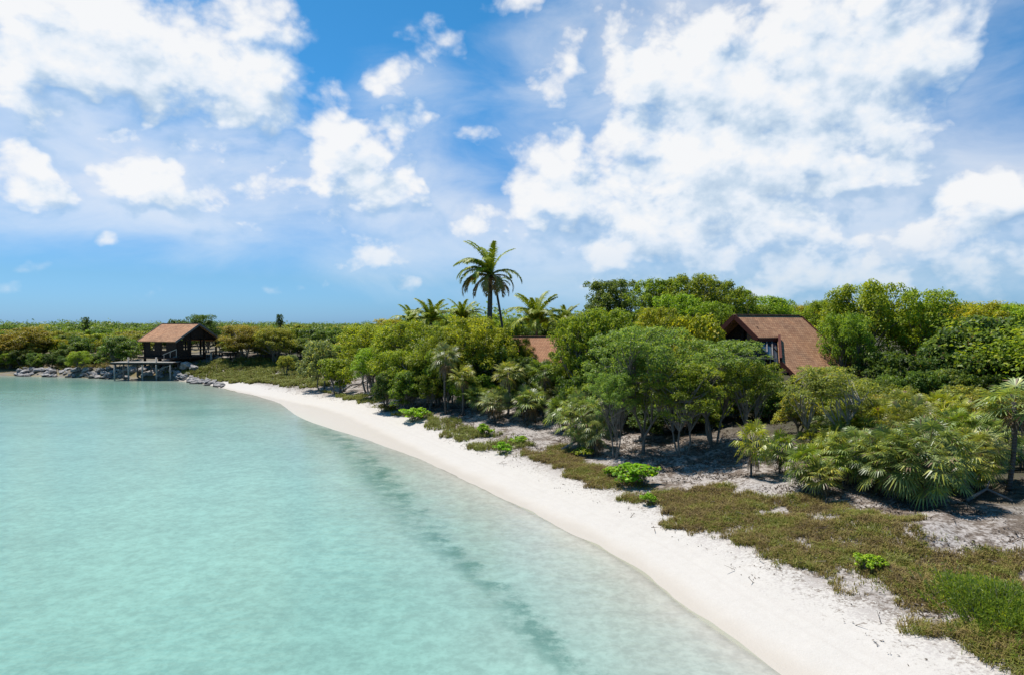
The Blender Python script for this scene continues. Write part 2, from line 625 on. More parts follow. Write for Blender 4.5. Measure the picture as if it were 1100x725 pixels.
M['tan_wood'] = wood_material('tan_wood', (.22, .13, .085), (.33, .21, .14))
M['red_wood'] = wood_material('red_wood', (.075, .022, .016), (.12, .038, .027))
M['shingle'] = shingle_material('cedar_shingle', (.33, .165, .09), (.45, .25, .14), .72)
M['shingle_orange'] = shingle_material('orange_shingle', (.38, .18, .095), (.46, .24, .13), .7)


def glass_material():
    m, t = mat('window_glass')
    finish(t, principled(t, (.05, .075, .1), .04, None, 1.0).outputs[0])
    return m


M['glass'] = glass_material()


def white_material():
    m, t = mat('white_paint')
    finish(t, principled(t, (.8, .8, .8), .5).outputs[0])
    return m


M['white'] = white_material()


def rock_material():
    m, t = mat('limestone')
    tc = t.node('ShaderNodeTexCoord')
    geo = t.node('ShaderNodeNewGeometry')
    sep = t.node('ShaderNodeSeparateXYZ')
    t.l.new(geo.outputs['Position'], sep.inputs[0])
    n = t.noise(tc.outputs['Object'], 2.4, 6, .7)
    c = t.ramp(n, [(.3, (.12, .108, .1)), (.52, (.3, .28, .265)), (.72, (.5, .47, .445))])
    # tide line: the rock is stained dark where the water reaches
    wet = t.mrange(t.math('ADD', sep.outputs[2], t.math('MULTIPLY', n, .3)), .2, .45, 1, 0)
    c = t.mix(wet, c, (.035, .033, .03))
    finish(t, principled(t, c, .9, t.bump(n, .8, .08), .2).outputs[0])
    return m


M['rock'] = rock_material()


def ground_material():
    m, t = mat('sand_and_litter')
    geo = t.node('ShaderNodeNewGeometry')
    p = geo.outputs['Position']
    d = t.attr('shore')
    rocky = t.attr('rocky')
    n1 = t.noise(p, .55, 5, .6)
    n2 = t.noise(p, 3.2, 5, .65)
    n3 = t.noise(p, 11, 4, .7)
    n4 = t.noise(p, 40, 3, .6)
    nb = t.noise(p, .19, 3, .5)
    sand = t.mix(n2, (.455, .42, .375), (.525, .49, .445))
    sand = t.mix(t.mrange(n4, .35, .75), sand, t.mix(1.0, sand, (.9, .89, .88), 'MULTIPLY'))
    # long drift marks along the beach (constant distance from the water)
    cm = t.node('ShaderNodeCombineXYZ')
    t.l.new(t.math('MULTIPLY', d, 3.0), cm.inputs[0])
    t.l.new(t.math('MULTIPLY', n1, 1.4), cm.inputs[1])
    drift = t.noise(cm.outputs[0], 1.0, 4, .6)
    sand = t.mix(t.math('MULTIPLY', t.mrange(drift, .5, .75), .35), sand, (.40, .355, .315))
    # wet sand at the water's edge
    dw = t.math('ADD', d, t.math('MULTIPLY', t.math('SUBTRACT', n1, .5), .9))
    wet = t.mrange(dw, .15, 1.15, 1, 0)
    sand = t.mix(wet, sand, (.445, .395, .335))
    # grey-brown leaf litter above the beach, broken by white sand
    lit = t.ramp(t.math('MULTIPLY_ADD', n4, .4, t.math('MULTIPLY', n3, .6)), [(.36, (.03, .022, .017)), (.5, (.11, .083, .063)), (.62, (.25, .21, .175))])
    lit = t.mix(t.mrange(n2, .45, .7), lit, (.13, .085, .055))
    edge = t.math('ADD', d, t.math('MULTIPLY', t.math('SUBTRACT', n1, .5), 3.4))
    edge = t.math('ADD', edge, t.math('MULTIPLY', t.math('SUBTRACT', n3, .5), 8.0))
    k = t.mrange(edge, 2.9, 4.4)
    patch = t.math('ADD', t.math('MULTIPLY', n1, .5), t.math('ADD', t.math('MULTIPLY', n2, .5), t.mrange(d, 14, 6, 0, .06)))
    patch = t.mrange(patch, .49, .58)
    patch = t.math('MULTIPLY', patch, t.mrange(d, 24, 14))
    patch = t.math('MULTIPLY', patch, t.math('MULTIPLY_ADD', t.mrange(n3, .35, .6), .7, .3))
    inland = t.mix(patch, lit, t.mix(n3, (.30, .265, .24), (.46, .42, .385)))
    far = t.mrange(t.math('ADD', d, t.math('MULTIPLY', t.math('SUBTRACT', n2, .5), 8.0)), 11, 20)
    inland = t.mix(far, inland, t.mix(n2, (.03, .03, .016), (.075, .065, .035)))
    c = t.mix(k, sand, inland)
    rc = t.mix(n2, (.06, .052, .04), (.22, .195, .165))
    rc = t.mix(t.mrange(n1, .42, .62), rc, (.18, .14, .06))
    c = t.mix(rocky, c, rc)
    bed = t.mrange(d, -.6, -4.0)
    c = t.mix(bed, c, (.42, .42, .34))
    h = t.math('ADD', t.math('MULTIPLY', n3, .6), t.math('ADD', t.math('MULTIPLY', n4, .25), t.math('MULTIPLY', n2, 1.0)))
    bstr = t.bump(h, .35, .06)
    rough = t.mix(wet, .95, .45)
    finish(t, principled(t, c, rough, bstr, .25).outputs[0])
    return m


def water_material():
    m, t = mat('lagoon_water')
    geo = t.node('ShaderNodeNewGeometry')
    p = geo.outputs['Position']
    d = t.math('MULTIPLY', t.attr('shore'), -1.0)      # metres from the waterline
    n1 = t.noise(p, .11, 4, .55)
    n2 = t.noise(p, .5, 4, .6)
    n3 = t.noise(p, 2.0, 4, .65)
    dd = t.math('ADD', d, t.math('MULTIPLY', t.math('SUBTRACT', n2, .5), 1.8))
    c = t.ramp(t.math('DIVIDE', dd, 40.0, clamp=True),
               [(0.0, (.43, .405, .345)), (.03, (.335, .355, .305)), (.10, (.24, .335, .285)), (.2, (.19, .332, .276)), (.5, (.172, .330, .274)), (1.0, (.172, .332, .28))])
    # bottom patterns seen through the water: mottling with sun caustics and sparkle painted in, sea grass by the shore, far sea grass beds
    n4 = t.noise(p, 5.0, 3, .65, dist=.6)
    mot = t.mrange(t.math('MULTIPLY_ADD', n4, .45, t.math('MULTIPLY', n3, .55)), .36, .64, .86, 1.08)
    mv = t.node('ShaderNodeVectorMath', operation='SCALE')
    t.l.new(c, mv.inputs[0]); t.l.new(t.math('MULTIPLY', t.math('MULTIPLY', mot, t.mrange(n2, .3, .7, .94, 1.05)), t.mrange(n1, .3, .7, .93, 1.06)), mv.inputs['Scale'])
    c = mv.outputs[0]
    nn = t.noise(p, .9, 6, .72)
    sx = t.node('ShaderNodeSeparateXYZ'); t.l.new(p, sx.inputs[0])
    yy = sx.outputs[1]
    mid = t.math('ADD', t.mrange(yy, 26, 46, 5.1, 2.7, False), t.mrange(yy, 14, 22, -.8, 0, False))
    wid = t.math('ADD', t.mrange(yy, 22, 34, .6, 1.35, False), t.math('MULTIPLY', n1, .3))
    band = t.math('ABSOLUTE', t.math('SUBTRACT', t.math('ADD', d, t.math('MULTIPLY', t.math('SUBTRACT', nn, .5), 2.4)), mid))
    gr = t.math('MULTIPLY', t.mrange(t.math('DIVIDE', band, wid), 1.0, .15), t.mrange(t.math('ADD', t.math('MULTIPLY', nn, .7), t.math('MULTIPLY', n1, .4)), .40, .66))
    gr = t.math('MULTIPLY', gr, t.math('MULTIPLY', t.mrange(yy, 12.5, 16.5), t.mrange(yy, 60, 46)))
    c = t.mix(t.math('MULTIPLY', gr, .82), c, (.06, .145, .115))
    st = t.noise(t.vmath('MULTIPLY', p, (.35, 1.0, 1.0)), .16, 5, .65)
    beds = t.math('MULTIPLY', t.mrange(st, .47, .68), t.math('MULTIPLY', t.mrange(sx.outputs[1], 34, 60), t.mrange(d, 2, 7)))
    c = t.mix(t.math('MULTIPLY', beds, .36), c, (.085, .22, .19))
    near_far = t.math('MULTIPLY', t.mrange(sx.outputs[1], 74, 92), t.mrange(d, 26, 6))
    c = t.mix(t.math('MULTIPLY', near_far, .4), c, (.075, .19, .135))
    specks = t.math('MULTIPLY', t.mrange(t.noise(p, 1.3, 3, .5), .69, .74), t.mrange(d, 4, 9))
    c = t.mix(t.math('MULTIPLY', specks, .35), c, (.10, .23, .2))
    # ripples
    w1 = t.noise(t.vmath('MULTIPLY', p, (1.0, 2.0, 1.0)), 1.1, 4, .6)
    w2 = t.noise(t.vmath('MULTIPLY', p, (1.0, 1.7, 1.0)), 5.0, 3, .6)
    nrm = t.bump(t.math('ADD', w1, t.math('MULTIPLY', w2, .3)), .22, .10)
    dif = t.node('ShaderNodeBsdfDiffuse')
    t.l.new(c, dif.inputs[0])
    trn = t.node('ShaderNodeBsdfTransparent')
    trn.inputs[0].default_value = (.90, .95, .92, 1)
    k = t.ramp(t.math('DIVIDE', d, 10.0, clamp=True), [(0, 0.0), (.008, .55), (.025, .92), (.05, 1.0), (1.0, 1.0)])
    body = t.node('ShaderNodeMixShader')
    t.l.new(k, body.inputs[0]); t.l.new(trn.outputs[0], body.inputs[1]); t.l.new(dif.outputs[0], body.inputs[2])
    gl = t.node('ShaderNodeBsdfGlossy')
    gl.inputs['Roughness'].default_value = .09
    t.l.new(nrm, gl.inputs['Normal'])
    fr = t.node('ShaderNodeFresnel')
    fr.inputs['IOR'].default_value = 1.33
    mx = t.node('ShaderNodeMixShader')
    t.l.new(t.math('MULTIPLY', fr.outputs[0], .8), mx.inputs[0]); t.l.new(body.outputs[0], mx.inputs[1]); t.l.new(gl.outputs[0], mx.inputs[2])
    finish(t, mx.outputs[0])
    return m


# ------------------------------------------------------------------ ground and water sheets
def polar_sheet(rs, name, zf, mat_):
    th = np.concatenate([np.linspace(-62, 62, 520), np.linspace(62, 298, 70)[1:-1]])
    th = np.radians(th)
    nt = len(th); nr = len(rs)
    X = rs[:, None] * np.sin(th)[None]; Y = rs[:, None] * np.cos(th)[None]
    x = np.concatenate([[0], X.ravel()]); y = np.concatenate([[0], Y.ravel()])
    d = shore_d(x, y)
    z = zf(x, y, d)
    i = np.arange(nr - 1)[:, None]; j = np.arange(nt)[None]
    jn = (j + 1) % nt
    q = np.stack([1 + i * nt + j, 1 + i * nt + jn, 1 + (i + 1) * nt + jn, 1 + (i + 1) * nt + j], -1).reshape(-1, 4)
    tri = [(0, 1 + (k + 1) % nt, 1 + k) for k in range(nt)]
    me = bpy.data.meshes.new(name)
    faces = q.tolist() + [f[::-1] for f in tri]
    me.from_pydata(np.stack([x, y, z], 1).tolist(), [], faces)
    a = me.attributes.new('shore', 'FLOAT', 'POINT'); a.data.foreach_set('value', d.astype(np.float32))
    rk = (np.clip((-x - 43 + 6 * (fbm(x * .4, y * .4, 2, 5) - .5)) / 5, 0, 1) * (y > 60)).astype(np.float32)
    a = me.attributes.new('rocky', 'FLOAT', 'POINT'); a.data.foreach_set('value', rk)
    me.polygons.foreach_set('use_smooth', [True] * len(me.polygons))
    me.materials.append(mat_)
    me.update()
    return link(name, me)


rs_g = np.concatenate([np.geomspace(2, 12, 20)[:-1], np.geomspace(12, 130, 300)[:-1], np.geomspace(130, 5000, 50)])
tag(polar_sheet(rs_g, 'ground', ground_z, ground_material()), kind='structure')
rs_w = np.concatenate([np.geomspace(2, 12, 16)[:-1], np.geomspace(12, 130, 130)[:-1], np.geomspace(130, 5000, 30)])
water = tag(polar_sheet(rs_w, 'water', lambda x, y, d: np.zeros_like(x), water_material()), kind='structure')

# ------------------------------------------------------------------ plants: shapes
rng = np.random.default_rng(7)


def unit(v):
    return v / (np.linalg.norm(v, axis=-1, keepdims=True) + 1e-9)


def leaf_quads(pos, nor, length, width, r):
    """rhombic leaves at pos, facing nor"""
    n = len(pos)
    t = unit(np.cross(nor, unit(r.normal(size=(n, 3)))))
    b = np.cross(nor, t)
    L = length * r.uniform(.65, 1.3, (n, 1)); Wd = width * r.uniform(.7, 1.25, (n, 1))
    bend = nor * L * .14
    return np.stack([pos - t * L * .5 - bend, pos + b * Wd * .5, pos + t * L * .5 - bend, pos - b * Wd * .5], 1)


def clump(r, c, rad, n, leaf, asp=.5, up=.55, flat=.62):
    dr = unit(r.normal(size=(n, 3)))
    dr[:, 2] = np.where(dr[:, 2] < -.35, -dr[:, 2], dr[:, 2])
    rr = rad * r.uniform(.25, 1, (n, 1)) ** .45
    pos = c + dr * rr * np.array([1, 1, flat])
    nor = unit(dr * .55 + np.array([0, 0, up]) + r.normal(size=(n, 3)) * .42)
    return leaf_quads(pos, nor, leaf, leaf * asp, r)


def tree_shapes(seed, H=6.0, Rr=3.0, base=1.6, nclump=46, nleaf=150, leaf=.2, asp=.5, stems=3, flat=.62, csize=.30, up=.55, lean=.25, rtrunk=.09, fill=.35, lobes=5, spread=(.35, .62), lr=(.42, .6), lh=(.5, .72)):
    """(trunk builder, crown quads) of a tree H high with a crown of radius Rr"""
    r = np.random.default_rng(seed)
    cz = base + (H - base) * .45
    hz = H - cz
    # lobes give the crown an uneven outline
    lob = []
    for i in range(lobes):
        a = 2 * np.pi * (i + r.uniform(-.3, .3)) / lobes
        q = r.uniform(*spread)
        lob.append((np.array([np.cos(a) * Rr * q, np.sin(a) * Rr * q, cz + hz * r.uniform(-.35, .28)]), Rr * r.uniform(*lr), hz * r.uniform(*lh)))
    lob.append((np.array([r.uniform(-.15, .15) * Rr, r.uniform(-.15, .15) * Rr, cz + hz * .25]), Rr * .55, hz * .75))
    cs = []
    while len(cs) < nclump:
        c, ra, rz = lob[r.integers(len(lob))]
        dr = unit(r.normal(size=3))
        if dr[2] < -.45:
            continue
        k = r.uniform(.3, .9) if r.random() < fill else r.uniform(.75, 1.0)
        p = c + dr * np.array([ra, ra, rz]) * k
        if p[2] < base * .9:
            continue
        cs.append(p)
    cs = np.array(cs)
    cs[:, 2] = np.minimum(cs[:, 2], np.quantile(cs[:, 2], .93) + .02 * H)
    tops = cs[:, 2].max() + csize * Rr * flat * .5
    q = []
    for p in cs:
        rad = csize * Rr * r.uniform(.6, 1.25)
        q.append(clump(r, p, rad, int(nleaf * r.uniform(.6, 1.3)), leaf, asp, up, flat))
    q = np.concatenate(q)
    tr = MB()
    st = []
    for i in range(stems):
        a = 2 * np.pi * i / stems + r.uniform(-.5, .5)
        b0 = np.array([np.cos(a), np.sin(a), 0]) * (rtrunk * 1.5 if stems > 1 else 0) + np.array([0, 0, -.3])
        e = np.array([np.cos(a) * Rr * lean * r.uniform(.6, 1.4), np.sin(a) * Rr * lean * r.uniform(.6, 1.4), base + (H - base) * r.uniform(.25, .45)])
        n = 7
        s = np.linspace(0, 1, n)[:, None]
        pth = b0 * (1 - s) + e * s + np.sin(s * np.pi * r.uniform(1.2, 2.4)) * np.array([r.uniform(-.3, .3), r.uniform(-.3, .3), 0])
        pth[0] = b0
        tr.tube(pth, np.linspace(rtrunk, rtrunk * .6, n) * r.uniform(.8, 1.15), 7)
        st.append(pth)
    for p in cs[::2]:
        best = min(st, key=lambda q_: np.linalg.norm(q_[-1] - p))
        k = r.integers(3, 7)
        a = best[k]
        mid = (a + p) / 2 + r.normal(size=3) * .12 * Rr * .4 + np.array([0, 0, .08 * Rr])
        m2 = (mid + p) / 2 + r.normal(size=3) * .05 * Rr
        tr.tube([a, mid, m2, p], np.array([.5, .34, .22, .1]) * rtrunk, 5, False)
    return tr, q


def quads_mesh(name, q, mat_):
    q = np.ascontiguousarray(np.asarray(q, np.float32).reshape(-1, 3))
    n = len(q)
    me = bpy.data.meshes.new(name)
    me.vertices.add(n); me.vertices.foreach_set('co', q.ravel())
    me.loops.add(n); me.loops.foreach_set('vertex_index', np.arange(n, dtype=np.int32))
    me.polygons.add(n // 4)
    me.polygons.foreach_set('loop_start', np.arange(0, n, 4, dtype=np.int32))
    me.materials.append(mat_)
    me.update(calc_edges=True)
    return me


def make_kind(name, matname, bark, nvar, **kw):
    out = []
    for i in range(nvar):
        kk = dict(kw)
        seed = kk.pop('seed', 1) + i * 13
        tr, q = tree_shapes(seed, **kk)
        zt = np.quantile(q[..., 2], .995)
        rr = np.quantile(np.hypot(q[..., 0], q[..., 1]), .97)
        out.append((tr.mesh('trunk', M[bark], True), quads_mesh('crown', q, M[matname]), zt, rr))
    return out


KIND = {
    'broad': make_kind('broad', 'leaf', 'bark', 4, seed=11, H=6, Rr=3, base=.6, nclump=160, nleaf=120, leaf=.165, asp=.5, stems=3, csize=.2, flat=.8, lobes=8),
    'fine': make_kind('fine', 'leaf_fine', 'bark', 3, seed=61, H=6.2, Rr=2.7, base=1.5, nclump=210, nleaf=95, leaf=.125, asp=.42, stems=3, csize=.17, flat=.6, lean=.35, rtrunk=.07, fill=.5, lobes=7),
    'coarse': make_kind('coarse', 'leaf_coarse', 'bark', 3, seed=101, H=5, Rr=2.8, base=.2, nclump=130, nleaf=100, leaf=.2, asp=.8, stems=3, csize=.25, up=.35),
    'dome': make_kind('dome', 'leaf', 'bark', 3, seed=141, H=6, Rr=3.2, base=.4, nclump=240, nleaf=105, leaf=.155, asp=.55, stems=4, csize=.16, flat=.85, fill=.25, lobes=9, spread=(.2, .5), lr=(.5, .62), lh=(.75, .95)),
    'olive': make_kind('olive', 'leaf_fine', 'bark_pale', 2, seed=181, H=4.6, Rr=2.6, base=1.5, nclump=105, nleaf=130, leaf=.12, asp=.4, stems=2, csize=.2, flat=.5, lean=.45, rtrunk=.075, fill=.5, lobes=7),
    'scrub': make_kind('scrub', 'leaf', 'bark', 4, seed=221, H=4, Rr=2.6, base=.05, nclump=84, nleaf=80, leaf=.225, asp=.6, stems=3, csize=.22, flat=.75, lobes=7),
    'low': make_kind('low', 'leaf_coarse', 'bark', 3, seed=261, H=.8, Rr=.8, base=.1, nclump=42, nleaf=42, leaf=.12, asp=.7, stems=5, csize=.24, lean=.6, rtrunk=.018, up=.5),
}
G = {   # base colours of foliage
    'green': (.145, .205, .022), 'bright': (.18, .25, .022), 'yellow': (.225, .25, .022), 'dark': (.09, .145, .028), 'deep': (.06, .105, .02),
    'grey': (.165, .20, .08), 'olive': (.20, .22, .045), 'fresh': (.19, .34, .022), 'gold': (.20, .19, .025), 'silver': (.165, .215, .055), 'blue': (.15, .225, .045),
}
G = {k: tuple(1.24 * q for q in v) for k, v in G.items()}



def place_tree(kind, px, Y, top, width, color, name, label, cat='tree', group=None, var=None, rz=None, depth=None, jitter=.12):
    """stand a tree of a kind at a spot of the land, tall and wide as surveyed"""
    vs = KIND[kind]
    tm, cm, zt, rr = vs[(rng.integers(len(vs)) if var is None else var) % len(vs)]
    x = (px - 550) / F * Y
    z = gz(x, Y)
    h = max(.25, CAM_H + (348 - top) / F * Y - z)
    w = width / F * Y / 2
    root = empty(name, (x, Y, z), rng.uniform(0, 6.28) if rz is None else rz, label, cat, group)
    root.scale = (w / rr, (w if depth is None else depth) / rr, h / zt)
    c = np.array(G[color]) * (1 + rng.uniform(-jitter, jitter, 3) * np.array([1, .7, .6]))
    for nm, me in (('trunk', tm), ('crown', cm)):
        o = link(nm, me, root)
        o.color = tuple(c) + (1,)
    return root


# ---- palms
def frond_shape(seed, L=3.4, up=60, droop=1.0, leaflet=.66, npair=58, ragged=.1):
    """feather frond leaving the origin along +x, rising then drooping"""
    r = np.random.default_rng(seed)
    n = npair
    s = np.linspace(0, 1, n)
    ang = R(up) - droop * 1.9 * s ** 1.35
    ds = L / (n - 1)
    px_ = np.concatenate([[0], np.cumsum(np.cos(ang[:-1]) * ds)]); pz = np.concatenate([[0], np.cumsum(np.sin(ang[:-1]) * ds)])
    P = np.stack([px_, np.zeros(n), pz], 1)
    b = MB()
    b.tube(P[::3], np.linspace(.035, .008, len(P[::3])), 5, False)
    q = []
    for i in range(3, n):
        T = np.array([np.cos(ang[i]), 0, np.sin(ang[i])])
        N = np.array([-np.sin(ang[i]), 0, np.cos(ang[i])])
        ll = leaflet * (np.sin(np.pi * (.12 + .8 * s[i])) ** .7) * r.uniform(.8, 1.12)
        for sg in (-1, 1):
            if r.random() < ragged:
                continue
            d = unit(T * .62 + np.array([0, sg * .85, 0]) + N * .22 + r.normal(size=3) * .07)
            wv = unit(np.cross(d, N)) * .042
            m = P[i] + d * ll * .5
            e = P[i] + d * ll + np.array([0, 0, -.42 * ll])
            q.append([P[i] - wv, P[i] + wv, m + wv * 1.1, m - wv * 1.1])
            q.append([m - wv * 1.1, m + wv * 1.1, e + wv * .2, e - wv * .2])
    b.quads(np.array(q))
    return b


FROND = [frond_shape(1, 3.6, 78, .55), frond_shape(2, 3.6, 62, .9), frond_shape(3, 3.4, 42, 1.1), frond_shape(4, 3.2, 18, 1.15, ragged=.15),
         frond_shape(5, 2.7, -15, .8, .5, ragged=.3)]
FROND = [f.mesh('frond', M['frond']) for f in FROND]


def coco_palm(px, Y, crown_py, size, lean_px, fronds, label, group=None, base_dx=0.0, trunk_r=.17, shift=0.0, dead=()):
    """feather palm: trunk from the ground to the crown point and fronds as children; fronds = (variant, heading deg, scale)"""
    x = (px - 550) / F * Y
    zc = CAM_H + (348 - crown_py) / F * Y
    bx = x + lean_px / F * Y
    zb = gz(bx, Y)
    root = empty('coconut_palm', (bx, Y, zb), 0, label, 'palm tree', group)
    n = 9
    s = np.linspace(0, 1, n)[:, None]
    a = np.array([0, 0, -.3]); e = np.array([x - bx, 0, zc - zb])
    pth = a * (1 - s) + e * s
    pth[:, 0] += np.sin(s[:, 0] * np.pi) * (x - bx) * -.12
    b = MB()
    b.tube(pth, np.interp(s[:, 0], [0, .08, .5, 1], [trunk_r * 1.5, trunk_r * 1.1, trunk_r * .9, trunk_r * .75]), 10)
    b.build('trunk', M['bark_palm'], root, True)
    for i, (v, hd, sc) in enumerate(fronds):
        o = link('frond', FROND[v], root)
        o.location = e
        o.rotation_euler = (rng.uniform(-.25, .25), rng.uniform(-.08, .08), R(hd))
        o.scale = (sc * size,) * 3
        c = np.array(G['green']) * rng.uniform(.8, 1.25) * np.array([1.2, 1.06, .8])
        if v == 4 or i in dead:
            c = np.array((.36, .22, .09)) * rng.uniform(.8, 1.2)
        elif v == 3:
            c = np.array((.27, .22, .05)) * rng.uniform(.8, 1.2)
        o.color = tuple(c) + (1,)
    return root


def fan_leaf(r, o, d, pet, rad, nseg, droop):
    """one fan leaf: petiole from o along d, then a pleated fan"""
    d = unit(d)
    up = np.array([0, 0, 1.0])
    sd = unit(np.cross(d, up)) if abs(d[2]) < .95 else np.array([1.0, 0, 0])
    nn = np.cross(sd, d)
    c = o + d * pet + np.array([0, 0, -.06 * pet])
    q = [[o - sd * .012, o + sd * .012, c + sd * .009, c - sd * .009]]
    tw = r.uniform(-.5, .5)
    sd2 = sd * np.cos(tw) + nn * np.sin(tw)
    nn2 = np.cross(sd2, d)
    for k in range(nseg):
        a = (k / (nseg - 1) - .5) * R(250) + r.uniform(-.04, .04)
        u = unit(d * np.cos(a) + sd2 * np.sin(a) - nn2 * .12)
        w = np.cross(u, nn2) * rad * .05
        L = rad * (.78 + .22 * np.cos(a)) * r.uniform(.88, 1.08)
        lift = nn2 * ((k % 2) - .5) * rad * .05
        m = c + u * L * .55 + lift
        e = c + u * L + np.array([0, 0, -droop * L])
        q.append([c - w * .25, c + w * .25, m + w, m - w])
        q.append([m - w, m + w, e + w * .15, e - w * .15])
    return q


def fan_palm_shapes(seed, H=3.0, nl=26, rad=.62, pet=.65, skirt=8, rt=.055, low=-.55):
    r = np.random.default_rng(seed)
    top = np.array([r.uniform(-.15, .15), r.uniform(-.15, .15), H - pet - rad * .55])
    live, dead = [], []
    for i in range(nl):
        zz = 1 - (1 - low) * (i + .5) / nl
        a = i * 2.39996 + r.uniform(-.2, .2)
        h = math.sqrt(max(0, 1 - zz * zz))
        d = np.array([np.cos(a) * h, np.sin(a) * h, zz])
        live += fan_leaf(r, top + np.array([0, 0, -.12 * i / nl]), d, pet * r.uniform(.8, 1.15), rad * r.uniform(.85, 1.12), 19, r.uniform(.1, .4))
    for i in range(skirt):
        a = r.uniform(0, 6.28)
        d = np.array([np.cos(a) * .5, np.sin(a) * .5, -1.0])
        dead += fan_leaf(r, top + np.array([0, 0, -.2]), d, pet * .7, rad * .85, 11, .5)
    tr = MB()
    n = 6
    s = np.linspace(0, 1, n)[:, None]
    pth = np.array([0, 0, -.25]) * (1 - s) + top * s + np.sin(s * 3.1) * np.array([r.uniform(-.1, .1), r.uniform(-.1, .1), 0])
    tr.tube(pth, np.linspace(rt * 1.2, rt, n), 8)
    return tr, np.array(live), np.array(dead)


FAN = {}
for nm, kw in {'bushy': dict(H=2.5, nl=76, rad=.42, pet=.85, skirt=12, low=-.95), 'small': dict(H=1.9, nl=22, rad=.52, pet=.5, skirt=6, rt=.045), 'tall': dict(H=4.4, nl=24, rad=.6, pet=.62, skirt=9, rt=.06, low=-.5)}.items():
    FAN[nm] = []
    for i in range(4):
        tr, lv, dd = fan_palm_shapes(300 + i * 7 + len(nm), **kw)
        zt = np.quantile(lv[..., 2], .99); rr = np.quantile(np.hypot(lv[..., 0], lv[..., 1]), .97)
        FAN[nm].append((tr.mesh('trunk', M['bark_palm'], True), quads_mesh('crown', lv, M['fan']), quads_mesh('dead_frond_skirt', dd, M['fan']), zt, rr))


def fan_palm(kind, px, Y, top, width, color, label, group=None):
    tm, cm, sm, zt, rr = FAN[kind][rng.integers(4)]
    x = (px - 550) / F * Y
    z = gz(x, Y)
    h = max(.5, CAM_H + (348 - top) / F * Y - z)
    w = width / F * Y / 2
    root = empty('thatch_palm', (x, Y, z), rng.uniform(0, 6.28), label, 'palm', group)
    root.scale = (w / rr, w / rr, h / zt)
    c = np.array(G[color]) * rng.uniform(.85, 1.2)
    for nm, me, cc in (('trunk', tm, c), ('crown', cm, c), ('dead_frond_skirt', sm, np.array((.2, .15, .1)) * rng.uniform(.7, 1.2))):
        o = link(nm, me, root)
        o.color = tuple(cc) + (1,)
    return root


exec_order = []
# ------------------------------------------------------------------ beach pavilion and its dock
def pavilion():
    D = 104.0
    cx = (194.5 - 550) / F * D
    fl = 3.45
    root = empty('beach_pavilion', (cx, D, -.49), R(-24), 'dark timber beach pavilion with shingled gable roof beside the dock', 'pavilion')
    root.scale = (1.061,) * 3
    gnd = gz(cx, D) - .8
    rf = MB()
    L, Wd, zr, ze = 3.75, 4.05, 8.02, 5.62
    for sg in (-1, 1):
        poly = [(-L, 0, zr), (L, 0, zr), (L, sg * Wd, ze), (-L, sg * Wd, ze)]
        rf.slab(poly if sg > 0 else poly[::-1], .16)
    roof = rf.build('roof', M['shingle'], root)
    for xx in (-L - .03, L + .03):
        for sg in (-1, 1):
            tr = MB(); tr.beam((xx, sg * .02, zr - .07), (xx, sg * Wd, ze - .08), .05, .26); tr.build('fascia', M['grey_wood'], roof)
    rc = MB(); rc.beam((-L, 0, zr + .03), (L, 0, zr + .03), .22, .06); rc.build('ridge_cap', M['grey_wood'], roof)
    b = MB(); b.box((0, 0, fl - .12), (7.3, 8.2, .24)); b.build('floor', M['dark_wood'], root)
    xs, ys = (-3.1, 0, 3.1), (-3.4, -1.1, 1.2, 3.4)
    for x in xs:
        for y in ys:
            if x == 0 and abs(y) < 2:
                continue
            top = zr - (zr - ze) * abs(y) / Wd - .2
            p = MB(); p.box((x, y, (fl + top) / 2), (.2, .2, top - fl)); p.build('post', M['dark_wood'], root)
            p = MB(); p.box((x, y, (fl - .24 + gnd - .6) / 2), (.24, .24, fl - .24 - gnd + .6)); p.build('stilt', M['dark_wood'], root)
    # front wall with two openings, return wall with one; the rest is open
    w = MB()
    zt = 5.75
    segs = [(-3.0, -2.0), (-1.1, .3), (1.2, 3.0)]
    for a, c in segs:
        w.box(((a + c) / 2, -3.4, (fl + zt) / 2), (c - a, .1, zt - fl))
    for a, c in ((-2.0, -1.1), (.3, 1.2)):
        w.box(((a + c) / 2, -3.4, fl + .45), (c - a, .1, .9)); w.box(((a + c) / 2, -3.4, zt - .12), (c - a, .1, .24))
    w.build('front_wall', M['dark_wood'], root)
    w = MB()
    w.box((3.1, -2.75, (fl + zt) / 2), (.1, 1.1, zt - fl)); w.box((3.1, -1.9, fl + .45), (.1, .6, .9)); w.box((3.1, -1.9, zt + .2), (.1, .6, .6)); w.box((3.1, -1.35, (fl + zt) / 2), (.1, .5, zt - fl))
    w.build('end_wall', M['dark_wood'], root)
    for xx in (3.12, -3.12):
        g = MB()
        poly = [(xx, -3.6, ze + .25), (xx, 3.6, ze + .25), (xx, 0, zr - .2)]
        p = np.array(poly); q = p + np.array([.08, 0, 0])
        g.add(np.vstack([p, q]), [(0, 1, 2), (5, 4, 3), (0, 3, 4, 1), (1, 4, 5, 2), (2, 5, 3, 0)])
        g.build('gable_panel', M['dark_wood'], root)
    bm = MB()
    for yy in (-3.4, 3.4):
        bm.beam((-3.5, yy, ze + .12), (3.5, yy, ze + .12), .16, .2)
    bm.build('tie_beam', M['dark_wood'], root)
    rl = MB()
    for y0, y1 in ((1.3, 3.3), (-1.0, 1.1)):
        rl.beam((3.1, y0, fl + .95), (3.1, y1, fl + .95), .07, .1); rl.beam((3.1, y0, fl + .5), (3.1, y1, fl + .5), .05, .08)
    rl.build('railing', M['grey_wood'], root)
    return root


